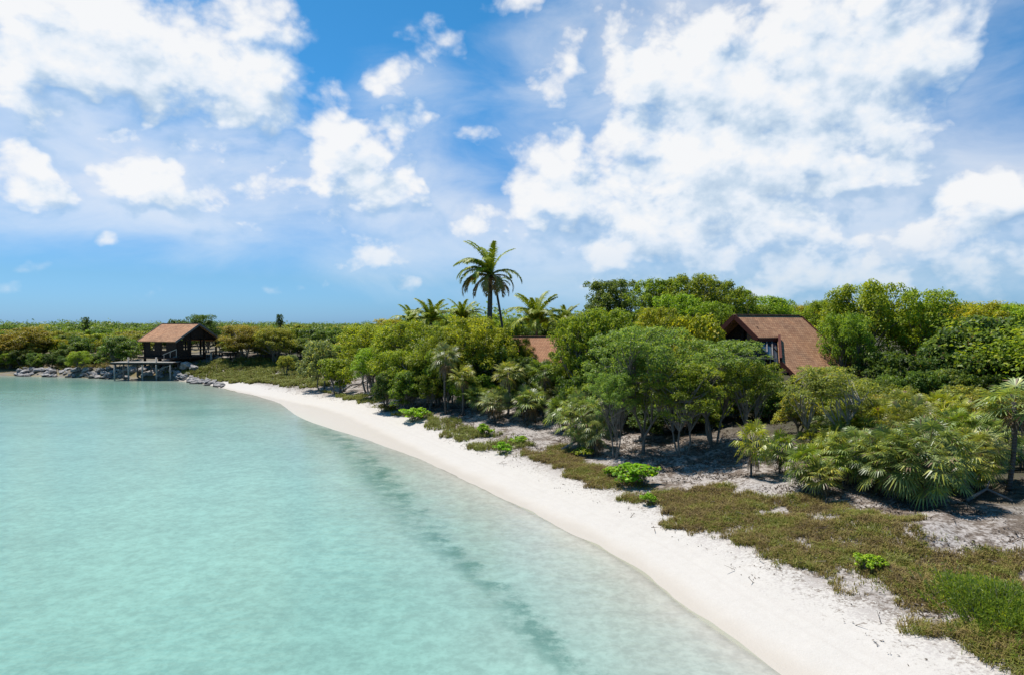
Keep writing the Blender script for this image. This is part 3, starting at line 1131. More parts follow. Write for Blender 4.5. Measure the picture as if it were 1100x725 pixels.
def dock():
    D = 98.0
    x0, x1 = (124 - 550) / F * D, (190 - 550) / F * D
    zt = 2.55
    root = empty('dock', ((x0 + x1) / 2, D, 0), 0, 'grey wooden dock raised on tall piles over the far water edge', 'dock')
    L = (x1 - x0) / 2
    b = MB()
    n = 40
    for i in range(n):
        xx = -L + (i + .5) * 2 * L / n
        b.box((xx, 0, zt + .005 * (i % 3)), (2 * L / n - .02, 2.6, .08))
    b.build('deck', M['pale_wood'], root)
    s = MB()
    for yy in (-1.2, 0, 1.2):
        s.beam((-L, yy, zt - .17), (L, yy, zt - .17), .14, .22)
    s.build('joists', M['dark_wood'], root)
    for k, xx in enumerate(np.linspace(-L + .5, L - .4, 5)):
        for yy in (-1.15, 1.15):
            p = MB(); tp = zt + (.75 if (k in (1, 3) and yy < 0) else -.06)
            p.tube([(xx, yy, -1.2), (xx, yy, tp)], .11, 8); p.build('pile', M['pale_wood'] if yy < 0 else M['grey_wood'], root, True)
    c = MB()
    c.beam((-L + .5, -1.15, .7), (-L + 3.0, -1.15, 2.2), .1, .12); c.beam((0, -1.15, .8), (L - .5, -1.15, 2.1), .1, .12)
    c.build('brace', M['grey_wood'], root)
    return root


def stairs():
    D = 98.0
    xa, xb = (172 - 550) / F * D, (186 - 550) / F * D
    root = empty('stairs', (xa, D + 1.6, 2.59), 0, 'pale open stairs with a handrail climbing from the dock to the pavilion', 'stairs')
    w = xb - xa
    b = MB()
    for k in range(4):
        b.box((w * (k + .5) / 4, 0, .17 * (k + 1)), (w / 4 + .08, 1.1, .05))
    b.build('tread', M['grey_wood'], root)
    for yy in (-.58, .58):
        s = MB(); s.beam((0, yy, .02), (w, yy, .7), .06, .22); s.build('stringer', M['grey_wood'], root)
        h = MB(); h.beam((-.15, yy, .95), (w, yy, 1.75), .07, .1)
        for k in range(3):
            h.box((w * k / 2 * .96 + .03, yy, .45 + .37 * k), (.07, .07, 1.0 + .03 * k))
        h.build('handrail', M['pale_wood'], root)
    return root


def boardwalk():
    D = 104.0
    x0, x1 = (222 - 550) / F * D, (252 - 550) / F * D
    root = empty('boardwalk', ((x0 + x1) / 2, D, -.2), R(-8), 'dark boardwalk with a low rail leading away right of the pavilion', 'boardwalk')
    L = (x1 - x0) / 2
    b = MB(); b.box((0, 0, 3.1), (2 * L, 1.6, .1)); b.build('deck', M['grey_wood'], root)
    for yy in (-.78, .78):
        r_ = MB(); r_.beam((-L, yy, 3.85), (L, yy, 3.85), .07, .1); r_.build('rail', M['dark_wood'], root)
        for xx in np.linspace(-L + .1, L - .1, 4):
            p = MB(); p.box((xx, yy, 2.55), (.13, .13, 2.7)); p.build('post', M['dark_wood'], root)
    p = MB(); p.box((-L * .45, -.95, 2.9), (.26, .2, 1.9)); p.build('gate_post', M['pale_wood'], root)
    return root


pavilion(); dock(); stairs(); boardwalk()


# ------------------------------------------------------------------ main house
def main_house():
    Y = 50.0
    ax = (789 - 550) / F * Y
    root = empty('beach_house', (ax, Y, 0), R(32), 'steep shingled beach house with glazed gable rising above the trees', 'house')
    gnd = gz(ax + 3, Y + 3)
    zr = 8.66
    half, ze = 5.3, 4.35
    L = 7.6
    sl_ = (zr - ze) / half
    rf = MB()
    rf.slab([(L, 0, zr), (0, 0, zr), (0, -2.05, zr - sl_ * 2.05), (2.3, -2.05, zr - sl_ * 2.05), (0, -3.9, zr - sl_ * 3.9), (0, -half, ze), (L, -half, ze)], .18)
    rf.slab([(0, 0, zr), (L, 0, zr), (L, half, ze), (0, half, ze)], .18)
    roof = rf.build('roof', M['shingle'], root)
    rc = MB(); rc.beam((-.02, 0, zr + .02), (L + .02, 0, zr + .02), .26, .07); rc.build('ridge_cap', M['shingle'], roof)
    for xx in (-.035, L + .035):
        fs = MB(); fs.beam((xx, .03, zr - .12), (xx, half, ze - .12), .06, .34); fs.build('fascia', M['red_wood'], roof)
    on = lambda y: zr + sl_ * y
    for xx, a, c in ((-.035, -.03, -2.05), (-.035, -3.9, -half), (L + .035, -.03, -half)):
        fs = MB(); fs.beam((xx, a, on(a) - .12), (xx, c, on(c) - .12), .06, .34); fs.build('fascia', M['red_wood'], roof)
    # corner window let into the sunny slope by the gable
    up = np.array([0, -sl_, 1.0]); up /= np.linalg.norm(up); up[1] = -abs(up[1])
    A, B, C = np.array([0, -2.05, on(-2.05)]), np.array([2.3, -2.05, on(-2.05)]), np.array([0, -3.9, on(-3.9)])
    g = MB(); g.slab([A - up * .3, B - up * .3, C - up * .3], .05); win = g.build('window', M['glass'], roof)
    for k in (.25, .5, .75):
        f = MB(); f.beam(A + (B - A) * k - up * .24, A + (C - A) * k - up * .24, .07, .08); f.build('mullion', M['grey_wood'], win)
    f = MB(); f.beam(B + up * .06, C + up * .06, .16, .4); f.build('side_board', M['red_wood'], win)
    f = MB(); f.beam(A - up * .12, B - up * .12, .08, .3); f.build('head_board', M['red_wood'], win)
    # gable wall, set back under the overhang
    gx = 1.1
    wl = MB()
    zf = 5.0
    hw = half - .7
    pr = [(gx, -hw, gnd + 1.6), (gx, hw, gnd + 1.6), (gx, hw, zr - sl_ * hw - .25), (gx, 0, zr - .25), (gx, -hw, zr - sl_ * hw - .25)]
    p = np.array(pr); q = p + np.array([L - 2.2, 0, 0])
    wl.add(np.vstack([p, q]), [(0, 1, 2, 3, 4), (9, 8, 7, 6, 5), (0, 5, 6, 1), (1, 6, 7, 2), (4, 9, 5, 0)])
    wall = wl.build('wall', M['dark_wood'], root)
    for a, c, z0, z1 in ((.35, 2.4, 5.5, 6.85), (-1.9, -.2, 5.5, 6.6)):
        w = MB(); w.box((gx - .04, (a + c) / 2, (z0 + z1) / 2), (.05, c - a, z1 - z0)); ww = w.build('window', M['glass'], wall)
        f = MB()
        for z in (z0, z1):
            f.box((gx - .06, (a + c) / 2, z), (.08, c - a + .16, .09))
        for k in np.linspace(a, c, 4):
            f.box((gx - .065, k, (z0 + z1) / 2), (.07, .08, z1 - z0 - .1))
        f.build('frame', M['grey_wood'], ww)
    w = MB(); w.box((gx - .05, -.75, 7.25), (.06, .95, 1.1)); w.build('tan_panel', M['tan_wood'], wall)
    w = MB(); w.beam((gx - .15, 0, 5.2), (gx - .15, 0, zr - .3), .18, .2); w.build('king_post', M['dark_wood'], wall)
    # balcony under the gable, on stilts
    bl = MB(); bl.box((-.2, 0, 4.7), (2.6, 2 * hw, .16)); bal = bl.build('balcony', M['dark_wood'], root)
    r_ = MB()
    r_.beam((-1.4, -hw, 5.7), (-1.4, hw, 5.7), .08, .09)
    for k in np.linspace(-hw, hw, 22):
        r_.box((-1.4, k, 5.23), (.04, .04, .9))
    r_.build('railing', M['grey_wood'], bal)
    for xx in (-1.2, 1.2, 4.0, 6.8):
        for yy in (-hw + .1, 0, hw - .1):
            top = 4.62 if xx < 1 else gnd + 1.6
            x = math.cos(R(32)) * xx - math.sin(R(32)) * yy + ax; y = math.sin(R(32)) * xx + math.cos(R(32)) * yy + Y
            g = gz(x, y)
            st = MB(); st.box((xx, yy, (top + g - .3) / 2), (.24, .24, top - g + .3)); st.build('stilt', M['dark_wood'], root)
    return root


def second_house():
    Y = 62.0
    cx = (573 - 550) / F * Y
    root = empty('cottage', (cx, Y, 0), R(12), 'small cottage showing only an orange shingled roof between trees', 'house')
    g = gz(cx, Y)
    zr, ze, half, L = 6.85, 4.7, 3.0, 2.6
    b = MB()
    for sg in (-1, 1):
        poly = [(-L, 0, zr), (L, 0, zr), (L, sg * half, ze), (-L, sg * half, ze)]
        b.slab(poly, .15)
    rf = b.build('roof', M['shingle_orange'], root)
    f = MB(); f.beam((-L, 0, zr + .03), (L, 0, zr + .03), .2, .06); f.build('ridge_cap', M['shingle_orange'], rf)
    w = MB()
    hw = half - .5
    p = np.array([(-L + .4, -hw, g - .4), (-L + .4, hw, g - .4), (-L + .4, hw, zr - (zr - ze) * hw / half - .2), (-L + .4, 0, zr - .2), (-L + .4, -hw, zr - (zr - ze) * hw / half - .2)])
    q = p + np.array([2 * L - .8, 0, 0])
    w.add(np.vstack([p, q]), [(0, 1, 2, 3, 4), (9, 8, 7, 6, 5), (0, 5, 6, 1), (1, 6, 7, 2), (4, 9, 5, 0)])
    w.build('wall', M['dark_wood'], root)
    return root


main_house(); second_house()

# ------------------------------------------------------------------ the palms that rise above the canopy
coco_palm(527, 60, 297, 1.06, -2, [
    (0, 120, 1.0), (0, 200, 1.0), (0, 60, 1.0), (0, 280, .95), (0, 170, 1.05), (0, 20, .9), (1, 178, 1.0), (1, 160, 1.0), (1, 205, .95), (1, 225, .9), (1, 140, .95), (1, 100, .85),
    (1, 260, .85), (2, 182, 1.0), (2, 165, .95), (2, 200, .95), (2, 10, .95), (2, 30, .7), (2, 240, .8), (2, 130, .85), (3, 178, 1.05), (3, 195, .95), (3, 160, .9),
    (3, 355, .85), (3, 250, .8), (3, 300, .8), (4, 190, .95), (4, 215, .9), (4, 320, .9), (4, 10, .9), (4, 245, .9), (4, 280, .85)],
    'tallest palm, its shaggy feathery crown high above the tree canopy', trunk_r=.27)
coco_palm(532, 61.5, 306, .62, 14, [(1, 20, .7), (2, 340, .8), (3, 10, .8), (3, 320, .7), (4, 350, .7), (1, 270, .6), (2, 200, .6)],
          'slim leaning palm trunk just right of the tallest palm', trunk_r=.13)
for (px, Y, cp, sz, lab) in ((463, 66, 347, .82, 'feathery palm head at the left end of the palm clump behind the thicket'),
                             (497, 68, 346, .8, 'feathery palm head between the leftmost palm head and the tallest palm'),
                             (443, 70, 351, .75, 'small palm head poking out over the left side of the thicket'),
                             (577, 67, 350, 1.15, 'broad low palm fan with upright fronds right of the tallest palm'),
                             (606, 70, 350, .8, 'small dark palm head behind the broad low palm')):
    fr = [(0, a + rng.uniform(-15, 15), rng.uniform(.8, 1.05)) for a in range(0, 360, 52)] + [(1, a + rng.uniform(-15, 15), rng.uniform(.85, 1.05)) for a in range(20, 380, 40)] + \
         [(2, a + rng.uniform(-15, 15), rng.uniform(.8, 1)) for a in range(10, 370, 52)]
    coco_palm(px, Y, cp, sz, rng.uniform(-5, 5), fr, lab, 'feathery palms over the thicket')

# ------------------------------------------------------------------ trees one can tell apart
T = [
    # right of the house
    ('broad', 926, 54, 305, 90, 'bright', 'tall_tree', 'tallest bright green tree, rounded lobes, right of the house roof', 0),
    ('broad', 985, 53, 313, 84, 'bright', 'tall_tree', 'bright green tree with a lobed top between the tallest tree and the dark coarse tree', 1),
    ('broad', 884, 58, 324, 62, 'green', 'tall_tree', 'green tree behind the far right corner of the house roof', 2),
    ('broad', 909, 49, 338, 58, 'green', 'tall_tree', 'green tree overlapping the right end of the house roof', 0),
    ('coarse', 1058, 45, 342, 116, 'dark', 'sea_grape_tree', 'dark dense tree with coarse pale-edged leaves at the right edge', 0),
    ('coarse', 1004, 46, 372, 66, 'dark', 'sea_grape_tree', 'low dark tree below the bright lobed trees', 1),
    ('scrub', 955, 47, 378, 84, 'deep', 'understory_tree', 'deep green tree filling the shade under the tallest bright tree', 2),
    ('broad', 1040, 62, 326, 90, 'yellow', 'canopy_tree', 'yellow-green tree top behind the dark coarse tree', 3),
    ('broad', 1098, 60, 328, 80, 'bright', 'canopy_tree', 'bright tree top at the right end of the skyline', 0),
    ('olive', 888, 33, 393, 120, 'olive', 'olive_green_tree', 'pale olive-green tree with a sinuous pale trunk before the house', 0),
    # the fine-leaved grove in the middle
    ('fine', 692, 37, 352, 124, 'blue', 'feathery_tree', 'broad fine-leaved tree at the left of the grove before the house', 0),
    ('fine', 768, 36.5, 366, 122, 'blue', 'feathery_tree', 'broad fine-leaved tree at the right of the grove, hiding the house corner', 1),
    ('fine', 732, 35, 390, 104, 'green', 'feathery_tree', 'lower fine-leaved tree in front of the middle of the grove', 2),
    ('fine', 806, 35, 388, 66, 'green', 'feathery_tree', 'small fine-leaved tree at the right foot of the grove', 0),
    ('fine', 660, 36, 400, 62, 'blue', 'feathery_tree', 'small fine-leaved tree at the left foot of the grove', 1),
    # domes behind
    ('dome', 738, 62, 297, 84, 'green', 'domed_tree', 'dense round-topped tree forming the highest green dome on the skyline', 0),
    ('dome', 706, 63, 302, 70, 'green', 'domed_tree', 'left shoulder of the highest green dome on the skyline', 1),
    ('dome', 768, 64, 303, 70, 'green', 'domed_tree', 'right shoulder of the highest green dome on the skyline', 2),
    ('dome', 724, 56, 318, 76, 'bright', 'domed_tree', 'bright rounded tree in front of the foot of the highest dome', 1),
    ('dome', 766, 57, 326, 60, 'green', 'domed_tree', 'rounded tree left behind the house ridge, under the highest dome', 0),
    ('dome', 658, 67, 302, 78, 'dark', 'domed_tree', 'dark dense tree on the skyline left of the highest dome', 1),
    ('dome', 798, 66, 313, 66, 'green', 'domed_tree', 'green canopy tree stepping down from the highest dome to the house ridge', 2),
    ('dome', 828, 72, 320, 70, 'bright', 'domed_tree', 'low bright canopy tree just behind the house ridge', 0),
    ('dome', 656, 47, 333, 84, 'green', 'domed_tree', 'dome-shaped tree filling the space between the dark hollow and the grove', 0),
    ('dome', 624, 48, 342, 72, 'green', 'domed_tree', 'wide dome-shaped tree with dark hollow beneath, left of the grove', 1),
    ('dome', 698, 50, 332, 74, 'yellow', 'domed_tree', 'yellow-green domed tree between the grove and the highest dome', 2),
    ('scrub', 750, 47, 340, 80, 'yellow', 'yellow_tree', 'yellow-green tree left of the house gable', 1),
    ('scrub', 616, 49, 348, 40, 'yellow', 'yellow_tree', 'yellow-green tree right of the cottage roof', 2),
    ('broad', 602, 50, 390, 50, 'dark', 'understory_tree', 'dark tree below the cottage roof', 1),
    # left thicket
    ('broad', 396, 69, 350, 66, 'yellow', 'thicket_tree', 'yellow-green rounded tree at the left end of the thicket', 0),
    ('broad', 432, 60, 346, 74, 'bright', 'thicket_tree', 'bright green tree with a flat top in the left of the thicket', 2),
    ('broad', 472, 56, 351, 76, 'green', 'thicket_tree', 'green tree in the thicket below the leftmost palm head', 1),
    ('broad', 512, 54, 342, 74, 'yellow', 'thicket_tree', 'yellow-green tree hiding the foot of the tallest palm', 3),
    ('broad', 535, 58, 352, 42, 'green', 'thicket_tree', 'green tree between the leaning palm trunk and the cottage roof', 0),
    ('broad', 440, 57, 376, 66, 'yellow', 'thicket_tree', 'lower yellow-green tree at the front of the thicket', 2),
    ('broad', 402, 63, 374, 52, 'bright', 'thicket_tree', 'low bright tree at the front left of the thicket', 3),
    ('scrub', 362, 71, 385, 46, 'green', 'thicket_bush', 'green bush with bare grey branches where the beach bends', 0),
    ('scrub', 346, 76, 366, 52, 'grey', 'thicket_bush', 'grey-green bush at the far end of the thicket', 1),
    ('scrub', 482, 54, 374, 60, 'green', 'thicket_tree', 'dark-bottomed tree in the front of the thicket above the bright shrub', 2),
    ('scrub', 526, 54, 372, 60, 'dark', 'thicket_tree', 'dark tree among slim thatch palm trunks, centre of the thicket', 3),
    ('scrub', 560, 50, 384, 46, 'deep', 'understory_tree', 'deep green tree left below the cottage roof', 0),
    ('coarse', 507, 52, 402, 48, 'bright', 'sea_grape_tree', 'bright broad-leaved bush at the front foot of the thicket', 2),
    ('broad', 562, 58, 364, 30, 'yellow', 'thicket_tree', 'yellow-green sapling against the left half of the cottage roof', 1),
    ('fine', 92, 150, 341, 9, 'deep', 'slender_tree', 'slender dark tree poking above the far left skyline', 0),
    ('fine', 301, 150, 338, 10, 'deep', 'slender_tree', 'slender dark tree poking above the skyline right of the pavilion', 1),
    ('scrub', 190, 160, 344, 26, 'deep', 'dark_tree', 'dark tree top just left behind the pavilion ridge', 1),
    # far shore
    ('coarse', 126, 103, 362, 46, 'dark', 'sea_grape_tree', 'dark green broad-leaved tree leaning over the water left of the dock', 0),
    ('broad', 221, 118, 339, 44, 'deep', 'dark_tree', 'dark flat-topped tree rising behind the pavilion roof', 1),
    ('broad', 262, 104, 350, 58, 'gold', 'golden_tree', 'golden-green rounded tree just right of the pavilion', 2),
    ('broad', 296, 102, 353, 46, 'gold', 'golden_tree', 'second golden-green tree, further right from the pavilion', 0),
    ('broad', 26, 116, 352, 56, 'gold', 'golden_tree', 'golden-green tree with a dark underside on the far left shore', 3),
    ('broad', 2, 112, 360, 40, 'gold', 'golden_tree', 'golden-green tree cut by the left edge of the view', 1),
    ('broad', 85, 104, 377, 26, 'bright', 'thicket_bush', 'bright yellow-green bush above the far left rocks', 2),
    ('scrub', 66, 109, 382, 16, 'deep', 'thicket_bush', 'small dark bush standing alone above the far left rocks', 1),
]
for k, px, Y, top, w, col, nm, lab, var in T:
    place_tree(k, px, Y, top, w, col, nm, lab, 'bush' if 'bush' in nm else 'tree', None, var)

# ---- canopy trees nothing tells apart
def belt(n, px0, px1, y0, y1, top0, top1, w0, w1, kinds, cols, name, label, group, avoid=(), seed=0):
    r = np.random.default_rng(seed)
    for i in range(n):
        px = px0 + (px1 - px0) * (i + r.uniform(.1, .9)) / n
        Y = r.uniform(y0, y1)
        if any(a <= px <= b and Y < yy for a, b, yy in avoid):
            Y = max(y1, 112)
        f = min(1, (Y - y0) / max(1e-6, y1 - y0))
        top = top0 + (top1 - top0) * f + r.uniform(-2.2, 2.2)
        place_tree(kinds[r.integers(len(kinds))], px, Y, top, r.uniform(w0, w1), cols[r.integers(len(cols))], name, label, 'tree', group)


AV = ((120, 250, 112),)
belt(20, -20, 140, 113, 124, 366, 360, 20, 34, ['scrub'], ['green', 'olive', 'yellow', 'dark'], 'scrub_tree', 'low scrub tree in the front row above the far left rocks', 'scrub trees on the far left shore', AV, 1)
belt(16, -15, 118, 108, 111, 383, 376, 15, 26, ['scrub'], ['deep', 'dark', 'green', 'olive'], 'shore_bush', 'low bush just above the far left rocks', 'bushes above the far left rocks', (), 15)
belt(6, 300, 376, 86, 98, 388, 378, 16, 28, ['scrub'], ['olive', 'dark', 'grey', 'green'], 'shore_bush', 'low bush on the grassy bank between the pavilion and the thicket', 'bushes on the grassy bank', (), 16)
belt(22, -25, 250, 126, 140, 358, 354, 24, 40, ['scrub'], ['green', 'olive', 'dark', 'green'], 'scrub_tree', 'low scrub tree in the green belt behind the far left shore', 'scrub trees behind the far left shore', AV, 2)
belt(18, -25, 250, 146, 170, 352, 350, 26, 40, ['scrub'], ['dark', 'green', 'deep', 'olive'], 'scrub_tree', 'dark scrub tree on the skyline of the far left shore', 'scrub trees on the left skyline', AV, 3)
belt(14, 240, 385, 101, 112, 369, 361, 24, 38, ['scrub'], ['olive', 'green', 'dark', 'gold'], 'scrub_tree', 'low scrub tree between the pavilion and the thicket, front rows', 'scrub trees right of the pavilion', (), 4)
belt(14, 240, 400, 106, 140, 358, 350, 26, 40, ['scrub'], ['green', 'dark', 'deep', 'olive'], 'scrub_tree', 'dark scrub tree on the skyline between the pavilion and the thicket', 'scrub trees on the skyline right of the pavilion', (), 5)
belt(9, 400, 620, 74, 84, 345, 342, 44, 60, ['scrub', 'broad'], ['green', 'yellow', 'dark'], 'canopy_tree', 'canopy tree closing the gaps behind the palm heads', 'canopy behind the palm heads', (), 6)
belt(6, 800, 900, 74, 84, 328, 326, 44, 56, ['broad'], ['bright', 'yellow', 'green'], 'canopy_tree', 'canopy tree on the skyline over the house ridge', 'canopy over the house ridge', (), 7)
belt(8, 985, 1130, 68, 84, 330, 327, 46, 60, ['broad'], ['bright', 'yellow', 'green'], 'canopy_tree', 'canopy tree on the skyline behind the dark coarse tree', 'canopy on the right skyline', (), 8)
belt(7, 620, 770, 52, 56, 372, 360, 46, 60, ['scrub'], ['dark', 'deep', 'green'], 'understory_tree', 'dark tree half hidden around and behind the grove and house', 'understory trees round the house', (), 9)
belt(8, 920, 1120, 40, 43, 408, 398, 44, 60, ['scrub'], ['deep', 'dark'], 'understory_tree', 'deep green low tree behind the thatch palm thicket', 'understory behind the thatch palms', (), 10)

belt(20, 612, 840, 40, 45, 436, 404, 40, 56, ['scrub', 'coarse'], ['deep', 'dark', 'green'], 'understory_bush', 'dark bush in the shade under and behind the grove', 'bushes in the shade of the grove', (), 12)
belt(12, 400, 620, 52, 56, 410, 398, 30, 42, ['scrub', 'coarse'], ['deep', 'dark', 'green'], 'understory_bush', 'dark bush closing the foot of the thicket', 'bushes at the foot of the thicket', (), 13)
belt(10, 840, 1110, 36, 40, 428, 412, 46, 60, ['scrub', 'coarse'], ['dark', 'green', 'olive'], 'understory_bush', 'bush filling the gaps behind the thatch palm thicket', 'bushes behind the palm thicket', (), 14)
# ------------------------------------------------------------------ thatch palms
FP = [
    ('bushy', 1002, 25.6, 452, 104, 'silver', 'largest drooping thatch palm at the front of the palm thicket'),
    ('bushy', 958, 26.6, 462, 82, 'silver', 'bushy thatch palm left of the largest one'),
    ('bushy', 1046, 28, 462, 82, 'olive', 'bushy thatch palm right of the largest one'),
    ('bushy', 924, 28, 462, 74, 'silver', 'bushy thatch palm behind the dry grass, left part of the palm thicket'),
    ('bushy', 984, 30, 432, 74, 'olive', 'yellowish thatch palm behind the largest one'),
    ('bushy', 1024, 31.5, 440, 72, 'green', 'green thatch palm in the second row of the palm thicket'),
    ('bushy', 948, 32, 430, 68, 'yellow', 'yellow-green thatch palm at the back of the palm thicket'),
    ('bushy', 1062, 31, 448, 66, 'silver', 'thatch palm left of the lone tall palm'),
    ('small', 866, 27.6, 478, 48, 'green', 'small thatch palm standing at the grass edge below the olive-green tree'),
    ('small', 896, 28.4, 488, 46, 'yellow', 'small yellowish thatch palm left of the palm thicket'),
    ('bushy', 908, 33, 444, 60, 'green', 'thatch palm against the right side of the olive-green tree'),
    ('bushy', 976, 35, 420, 62, 'olive', 'thatch palm at the rear centre of the palm thicket'),
    ('bushy', 1012, 36, 422, 60, 'yellow', 'yellowish thatch palm at the rear right of the palm thicket'),
    ('small', 838, 30.5, 462, 46, 'green', 'thatch palm below the house between grove and olive-green tree'),
    ('tall', 1084, 27.2, 408, 82, 'silver', 'lone tall thatch palm with a slim grey trunk at the right edge'),
    ('small', 1098, 31, 470, 40, 'green', 'thatch palm cut by the right edge of the view'),
    ('small', 808, 30, 452, 44, 'yellow', 'yellow-green thatch palm on the right foot of the grove'),
    ('bushy', 622, 39, 424, 62, 'silver', 'silvery thatch palm in front of the dark hollow'),
    ('small', 640, 37.5, 444, 42, 'grey', 'greyish thatch palm between the silvery one and the grove'),
    ('small', 566, 47, 414, 50, 'silver', 'small thatch palm with dark trunk on open white sand'),
    ('small', 531, 48, 418, 44, 'grey', 'grey-green thatch palm left of the one on open sand'),
    ('small', 512, 50, 414, 40, 'silver', 'thatch palm at the left of the sandy clearing'),
    ('tall', 545, 48, 388, 40, 'olive', 'slim-trunked thatch palm below the left end of the cottage roof'),
    ('tall', 583, 48.5, 386, 42, 'green', 'slim-trunked thatch palm below the right end of the cottage roof'),
    ('tall', 479, 51.5, 368, 38, 'grey', 'slim-trunked thatch palm before the thicket, left of the tallest palm'),
    ('tall', 497, 50, 392, 36, 'olive', 'short slim thatch palm in the middle front of the thicket'),
    ('small', 604, 44, 424, 40, 'green', 'thatch palm behind the silvery one'),
]
for k, px, Y, top, w, col, lab in FP:
    fan_palm(k, px, Y, top, w, col, lab, 'thatch palms under the trees')

fr_ = np.random.default_rng(77)
for i in range(34):
    Yp = fr_.uniform(26.5, 34)
    pxp = fr_.uniform(880 + (Yp - 26) * -2, 1072)
    hgt = fr_.uniform(1.3, 2.2)
    xx_ = (pxp - 550) / F * Yp
    fan_palm('small', pxp, Yp, 348 - (gz(xx_, Yp) + hgt - CAM_H) / Yp * F, fr_.uniform(1.5, 2.2) / Yp * F, ['silver', 'olive', 'green', 'yellow'][i % 4],
             'low thatch palm filling the dense palm thicket', 'low thatch palms of the palm thicket')
for i in range(16):
    Yp = fr_.uniform(47, 54)
    pxp = fr_.uniform(495, 625)
    hgt = fr_.uniform(1.2, 2.4)
    xx_ = (pxp - 550) / F * Yp
    fan_palm('small', pxp, Yp, 348 - (gz(xx_, Yp) + hgt - CAM_H) / Yp * F, fr_.uniform(1.5, 2.2) / Yp * F, ['silver', 'grey', 'green'][i % 3],
             'low thatch palm at the back of the sandy clearing', 'low thatch palms round the clearing')
# ------------------------------------------------------------------ bright shrubs along the upper beach
for px, py, w, h, col, lab in [
    (444, 452, 32, 14, 'fresh', 'bright green shrub at the beach edge under the thicket'),
    (522, 468, 20, 13, 'fresh', 'small round bright shrub on the sand left of the clearing'),
    (541, 487, 20, 12, 'fresh', 'bright shrub nearest the white sand at the start of the dry grass'),
    (556, 476, 22, 8, 'fresh', 'flat bright shrub among the first dry grass'),
    (684, 521, 48, 22, 'fresh', 'wide bright green shrub before the grove'),
    (658, 514, 20, 12, 'fresh', 'small bright shrub left of the wide one before the grove'),
    (697, 543, 18, 13, 'fresh', 'lone small bright shrub at the lower edge of the dry grass'),
    (936, 614, 34, 17, 'fresh', 'bright shrub alone in the dry grass at lower right'),
    (628, 491, 26, 10, 'bright', 'dark green creeper shrub under the silvery thatch palm'),
    (415, 441, 26, 7, 'olive', 'low olive shrub under the left trees of the thicket'),
]:
    x, y, z = hit(px, py)
    place_tree('low', px, y, py - h, w, col, 'beach_shrub', lab, 'shrub', 'bright shrubs along the upper beach')

# big grassy green bush at lower right
def blades(pos, r, h, w, lean, nb=1):
    n = len(pos)
    a = r.uniform(0, 6.283, n)
    d = np.stack([np.cos(a), np.sin(a), np.zeros(n)], 1)
    s = np.stack([-np.sin(a), np.cos(a), np.zeros(n)], 1) * (w * r.uniform(.6, 1.3, n))[:, None]
    hh = (h * r.uniform(.5, 1.25, n))[:, None]
    ln = (lean * r.uniform(.2, 1.5, n))[:, None]
    up = np.array([0, 0, 1.0])
    m = pos + up * hh * .62 + d * ln * hh * .3
    e = pos + up * hh * (1 - .25 * np.clip(ln, 0, 2)) + d * ln * hh
    return np.concatenate([np.stack([pos - s, pos + s, m + s * .8, m - s * .8], 1), np.stack([m - s * .8, m + s * .8, e + s * .12, e - s * .12], 1)])


def strand_bush():
    r = np.random.default_rng(44)
    x0, y0, z0 = hit(1078, 668)
    root = empty('strand_bush', (x0, y0, z0), 0, 'large spiky bright green bush at the lower right corner', 'bush')
    n = 1500
    c = np.stack([r.normal(.1, .62, n), r.normal(.1, .95, n)], 1)
    st, q = MB(), []
    for k, (a, b) in enumerate(c):
        rad = math.hypot(a / 1.3, b / 1.9)
        h = max(.22, .72 * (1 - .45 * rad)) * r.uniform(.75, 1.2)
        zb = gz(x0 + a, y0 + b) - z0
        az = math.atan2(b, a) + r.uniform(-.9, .9)
        tip = np.array([a + np.cos(az) * h * .4, b + np.sin(az) * h * .4, zb + h])
        base = np.array([a * .92, b * .92, zb - .03])
        if k % 6 == 0:
            st.tube([base, (base + tip) / 2 + [0, 0, .06], tip], [.008, .006, .003], 4, False)
        m = 14
        s = r.uniform(.2, 1, (m, 1))
        pos = base * (1 - s) + tip * s
        d = unit(tip - base)
        out = unit(r.normal(size=(m, 3)) * .6 + d * 1.0)
        L = r.uniform(.07, .15, (m, 1)); wv = unit(np.cross(out, r.normal(size=(m, 3)))) * .011
        q.append(np.stack([pos - wv * .4, pos + out * L * .5 - wv, pos + out * L, pos + out * L * .5 + wv], 1))
    st.build('stems', M['bark'], root)['kind'] = 'stuff'
    o = link('foliage', quads_mesh('foliage', np.concatenate(q), M['leaf_fine']), root)
    o.color = (.16, .235, .03, 1)


strand_bush()


# ------------------------------------------------------------------ ground cover
def inside(x, y, poly):
    ins = np.zeros(len(x), bool)
    n = len(poly)
    for i in range(n):
        (x0, y0), (x1, y1) = poly[i], poly[(i + 1) % n]
        if y0 == y1:
            continue
        ins ^= ((y0 > y) != (y1 > y)) & (x < (x1 - x0) * (y - y0) / (y1 - y0) + x0)
    return ins


def grass_material(name, cols):
    m, t = mat(name)
    geo = t.node('ShaderNodeNewGeometry')
    n = t.noise(geo.outputs['Position'], .8, 4, .6)
    n2 = t.noise(geo.outputs['Position'], 3.0, 3, .6)
    f = t.math('ADD', t.math('MULTIPLY', geo.outputs['Random Per Island'], .35), t.math('ADD', t.math('MULTIPLY', t.mrange(n, .32, .68), .4), t.math('MULTIPLY', t.mrange(n2, .32, .68), .25)))
    c = t.ramp(f, cols)
    b = principled(t, c, .7, None, .2)
    tr = t.node('ShaderNodeBsdfTranslucent'); t.l.new(c, tr.inputs[0])
    mx = t.node('ShaderNodeMixShader'); mx.inputs[0].default_value = .3
    t.l.new(b.outputs[0], mx.inputs[1]); t.l.new(tr.outputs[0], mx.inputs[2])
    finish(t, mx.outputs[0])
    return m


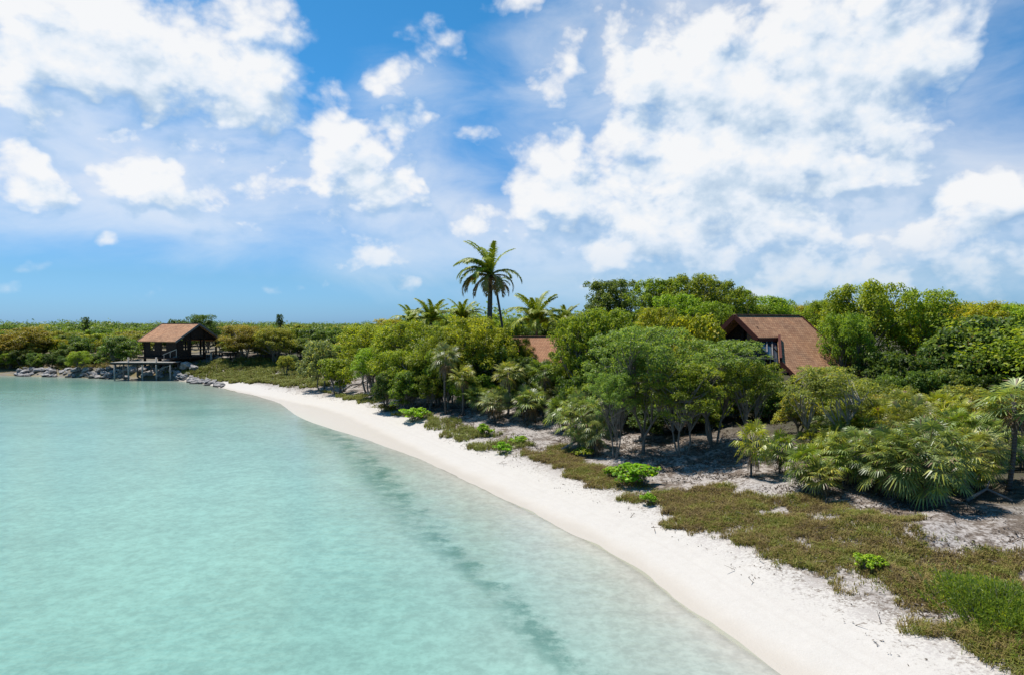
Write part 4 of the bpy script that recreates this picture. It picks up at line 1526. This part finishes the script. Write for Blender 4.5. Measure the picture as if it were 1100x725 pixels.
M['bank_grass'] = grass_material('bank_grass', [(0.1, (.15, .12, .05)), (.35, (.26, .24, .06)), (.6, (.22, .26, .045)), (.95, (.42, .36, .17))])
M['grass'] = grass_material('dry_grass', [(0.1, (.12, .08, .045)), (.28, (.24, .175, .07)), (.45, (.32, .24, .085)), (.62, (.23, .22, .04)), (.78, (.20, .24, .035)), (.97, (.42, .34, .18))])


def grass_field(name, label, poly_px, dens, h, w, seed, mat_, cover=.5):
    poly = [hit(*p)[:2] for p in poly_px]
    r = np.random.default_rng(seed)
    P = np.array(poly)
    lo, hi = P.min(0), P.max(0)
    area = (hi[0] - lo[0]) * (hi[1] - lo[1])
    n = int(area * dens)
    x = r.uniform(lo[0], hi[0], n); y = r.uniform(lo[1], hi[1], n)
    jx = x + (fbm(x * .9, y * .9, 3, 70) - .5) * 2.4; jy = y + (fbm(x * .9, y * .9, 3, 71) - .5) * 2.4
    k = inside(jx, jy, poly)
    x, y = x[k], y[k]
    f = fbm(x * .7, y * .7, 4, 41)
    k = r.random(len(x)) < np.clip((f - cover) * 6 + .5, .03, 1)
    x, y, f = x[k], y[k], f[k]
    nb = 7
    px_ = np.repeat(x, nb) + r.normal(0, .06, len(x) * nb); py_ = np.repeat(y, nb) + r.normal(0, .06, len(x) * nb)
    z = ground_z(px_, py_)
    hh = h * (.45 + 1.0 * np.repeat(f, nb))
    q = blades(np.stack([px_, py_, z - .02], 1), r, hh, w, .8)
    o = link(name, quads_mesh(name, q, mat_))
    return tag(o, label, 'grass', kind='stuff')


grass_field('dune_grass', 'dry brown and olive grass on the low dune before the palms',
            [(560, 484), (600, 481), (640, 500), (706, 526), (760, 527), (840, 529), (905, 540), (960, 556), (1010, 575), (1100, 590), (1130, 640), (1130, 760), (1090, 730),
             (1046, 702), (975, 668), (890, 632), (790, 590), (716, 556), (690, 545), (640, 517), (590, 500)], 150, .22, .012, 5, M['grass'], .345)
grass_field('beach_grass', 'thin olive grass creeping over the sand along the foot of the thicket',
            [(338, 419), (400, 436), (450, 457), (500, 479), (560, 497), (600, 490), (560, 474), (500, 456), (440, 441), (380, 424)], 40, .3, .02, 15, M['bank_grass'], .50)
grass_field('shore_grass', 'olive grass on the low bank between the dock and the beach',
            [(170, 398), (200, 391), (235, 388), (300, 384), (335, 390), (352, 416), (318, 418), (290, 412), (250, 411), (215, 407)], 16, .45, .045, 6, M['bank_grass'], .3)
grass_field('shore_grass', 'brown grass above the far left rocks',
            [(-10, 388), (60, 386), (120, 388), (120, 396), (60, 397), (-10, 395)], 7, .6, .04, 8, M['grass'], .42)


def litter(name, label, n, dlo, dhi, seed, size, col_mat, xr, yr, cover):
    r = np.random.default_rng(seed)
    x = r.uniform(xr[0], xr[1], n); y = r.uniform(yr[0], yr[1], n)
    d = shore_d(x, y)
    f = fbm(x * .9, y * .9, 4, 51)
    k = (d > dlo) & (d < dhi) & (r.random(n) < np.clip((f - cover) * 7 + .4, 0.02, 1))
    x, y = x[k], y[k]
    m = len(x)
    z = ground_z(x, y) + r.uniform(.005, .05, m)
    nor = unit(r.normal(size=(m, 3)) * .5 + np.array([0, 0, .8]))
    q = leaf_quads(np.stack([x, y, z], 1), nor, size, size * .4, r)
    # twigs
    kk = r.random(m) < .12
    a = r.uniform(0, 6.28, kk.sum()); L = r.uniform(.15, .6, kk.sum())
    p = np.stack([x[kk], y[kk], z[kk]], 1)
    dv = np.stack([np.cos(a) * L, np.sin(a) * L, r.uniform(.0, .2, kk.sum())], 1); s = np.stack([-np.sin(a), np.cos(a), a * 0 + .8], 1) * .012
    q = np.concatenate([q, np.stack([p - s, p + s, p + dv + s * .6, p + dv - s * .6], 1)])
    return tag(link(name, quads_mesh(name, q, col_mat)), label, 'litter', kind='stuff')


M['litter'] = grass_material('dead_leaves', [(.05, (.055, .042, .034)), (.35, (.12, .085, .06)), (.6, (.2, .165, .135)), (.9, (.30, .27, .24))])
litter('beach_litter', 'dead leaves and twigs washed along the upper beach', 45000, 2.4, 5.0, 3, .09, M['litter'], (-30, 26), (9, 82), .56)
litter('leaf_litter', 'dead leaves and twigs on the ground under the trees', 130000, 4.5, 24, 4, .15, M['litter'], (-14, 34), (16, 64), .5)


# ------------------------------------------------------------------ rocks, driftwood
def rock_mesh(seed):
    r = np.random.default_rng(seed)
    import bmesh
    bm = bmesh.new()
    bmesh.ops.create_icosphere(bm, subdivisions=3, radius=.5)
    off = r.uniform(0, 50, 3)
    from mathutils import noise as mn
    for v in bm.verts:
        c = v.co.copy()
        k = 1 + .5 * (mn.noise(Vector(c * 2.2) + Vector(off))) + .22 * mn.noise(Vector(c * 5.5) + Vector(off))
        v.co = c * k
        v.co.z *= .7
    me = bpy.data.meshes.new('rock')
    bm.to_mesh(me); bm.free()
    me.materials.append(M['rock'])
    return me


ROCK = [rock_mesh(i) for i in range(6)]
r_ = np.random.default_rng(12)


def rocks(n, px0, px1, dlo, dhi, s0, s1, label, group):
    got = 0
    while got < n:
        px = r_.uniform(px0, px1)
        i = np.argmin(np.abs(SH[:, 0] / np.maximum(SH[:, 1], 1) - (px - 550) / F) + (SH[:, 1] < 60) * 9)
        sx, sy = SH[i]
        x = (px - 550) / F * sy
        d0 = r_.uniform(dlo, dhi)
        x, y = x + r_.uniform(-.6, .6), sy + d0
        s = r_.uniform(s0, s1)
        o = link('rock', ROCK[r_.integers(6)])
        o.location = (x, y, gz(x, y) + s * .12)
        o.rotation_euler = (r_.uniform(-.4, .4), r_.uniform(-.4, .4), r_.uniform(0, 6.28))
        o.scale = (s * r_.uniform(.8, 1.5), s * r_.uniform(.8, 1.2), s * r_.uniform(.6, 1.0))
        tag(o, label, 'rock', group)
        got += 1


rocks(110, 14, 126, -.5, 2.4, .3, 1.15, 'weathered limestone rock along the far waterline left of the dock', 'rocks left of the dock')
rocks(26, 126, 190, .2, 3.2, .5, 1.3, 'weathered limestone rock in the shade under the dock', 'rocks under the dock')
rocks(50, 188, 236, -.6, 1.8, .35, 1.1, 'weathered limestone rock along the waterline between dock and beach', 'rocks right of the dock')
for px, Y, s, lab in ((200, 99, 1.7, 'large pale boulder below the pavilion corner'), (208, 98.6, 1.3, 'pale boulder beside the large one below the pavilion corner')):
    o = link('boulder', ROCK[2 if px == 200 else 4])
    x = (px - 550) / F * Y
    o.location = (x, Y, gz(x, Y) + s * .3)
    o.scale = (s, s, s * .95)
    tag(o, lab, 'rock')


def driftwood(pts, rad, label, forks=()):
    root = None
    w = [np.array(hit(*p)) for p in pts]
    b = MB()
    P = []
    for i, q in enumerate(w):
        P.append(q + np.array([0, 0, rad * .6 + (.5 * math.sin(i * 1.7) ** 2 * .6)]))
    b.tube(P, np.linspace(rad, rad * .45, len(P)), 7)
    for i, dx, dy, dz in forks:
        a = P[i]
        b.tube([a, a + np.array([dx * .5, dy * .5, dz * .6]), a + np.array([dx, dy, dz])], [rad * .5, rad * .35, rad * .12], 6)
    return tag(b.build('driftwood_log', M['driftwood'], None, True), label, 'driftwood')


driftwood([(366, 422), (376, 417), (388, 413), (402, 408)], .13, 'grey dead trunk lying at the beach bend below the thicket', [(1, -.6, .1, 1.1), (2, .4, .2, 1.0)])
driftwood([(398, 424), (410, 421), (424, 417)], .1, 'grey dead branch on the sand under the thicket', [(1, .3, 0, .8)])
driftwood([(604, 484), (620, 480), (640, 482)], .09, 'grey fallen branch on the ground under the silvery thatch palm', [(1, .3, .2, .5)])
driftwood([(1040, 540), (1062, 536), (1090, 541)], .08, 'grey fallen branch at the foot of the lone tall palm', [(1, .3, .2, .4)])

def white_post():  # unidentified small white thing, built as a post with a rounded head
    x = (563 - 550) / F * 49
    z = gz(x, 49)
    root = empty('white_post', (x, 49, z), 0, 'small white object on a post among the thatch palms', 'lamp')
    top = CAM_H - (413 - 348) / F * 49 - z
    b = MB(); b.tube([(0, 0, -.2), (0, 0, top - .1)], .04, 8); b.build('post', M['white'], root)
    b = MB(); b.tube([(0, 0, top - .12), (0, 0, top), (0, 0, top + .16), (0, 0, top + .24)], [.07, .14, .13, .03], 10); b.build('post_head', M['white'], root, True)


white_post()

# ------------------------------------------------------------------ far woods that read as one mass
def far_wood(name, label, az0, az1, r0, r1, n, top0, top1, seed, color, leaf=.5, per=30):
    r = np.random.default_rng(seed)
    q = []
    for i in range(n):
        a = R(r.uniform(az0, az1)); d = r0 + (r1 - r0) * r.random() ** 1.6
        x, y = math.sin(a) * d, math.cos(a) * d
        z = gz(x, y)
        f = (d - r0) / (r1 - r0)
        h = (top0 + (top1 - top0) * f) * r.uniform(.88, 1.08) - z
        rad = r.uniform(2.2, 4.2)
        for k in range(5):
            c = np.array([x + r.normal() * rad * .5, y + r.normal() * rad * .5, z + h * r.uniform(.45, .86)])
            q.append(clump(r, c, rad * r.uniform(.4, .6), per, leaf, .6, .55, .8))
    o = link(name, quads_mesh(name, np.concatenate(q), M['leaf']))
    o.color = tuple(G[color]) + (1,)
    return tag(o, label, 'woods', kind='stuff')


far_wood('far_woods', 'far dark green scrub wood reaching the left skyline', -52, -6, 172, 520, 1000, 8.0, 7.4, 1, 'dark')
far_wood('far_woods', 'far green wood on the skyline behind the house and palms', -8, 52, 86, 320, 800, 9.6, 10.5, 2, 'green')
far_wood('far_woods', 'green scrub wood running on past the right edge of the view', 35.5, 56, 50, 88, 90, 7.2, 9.2, 3, 'green', .28, 90)
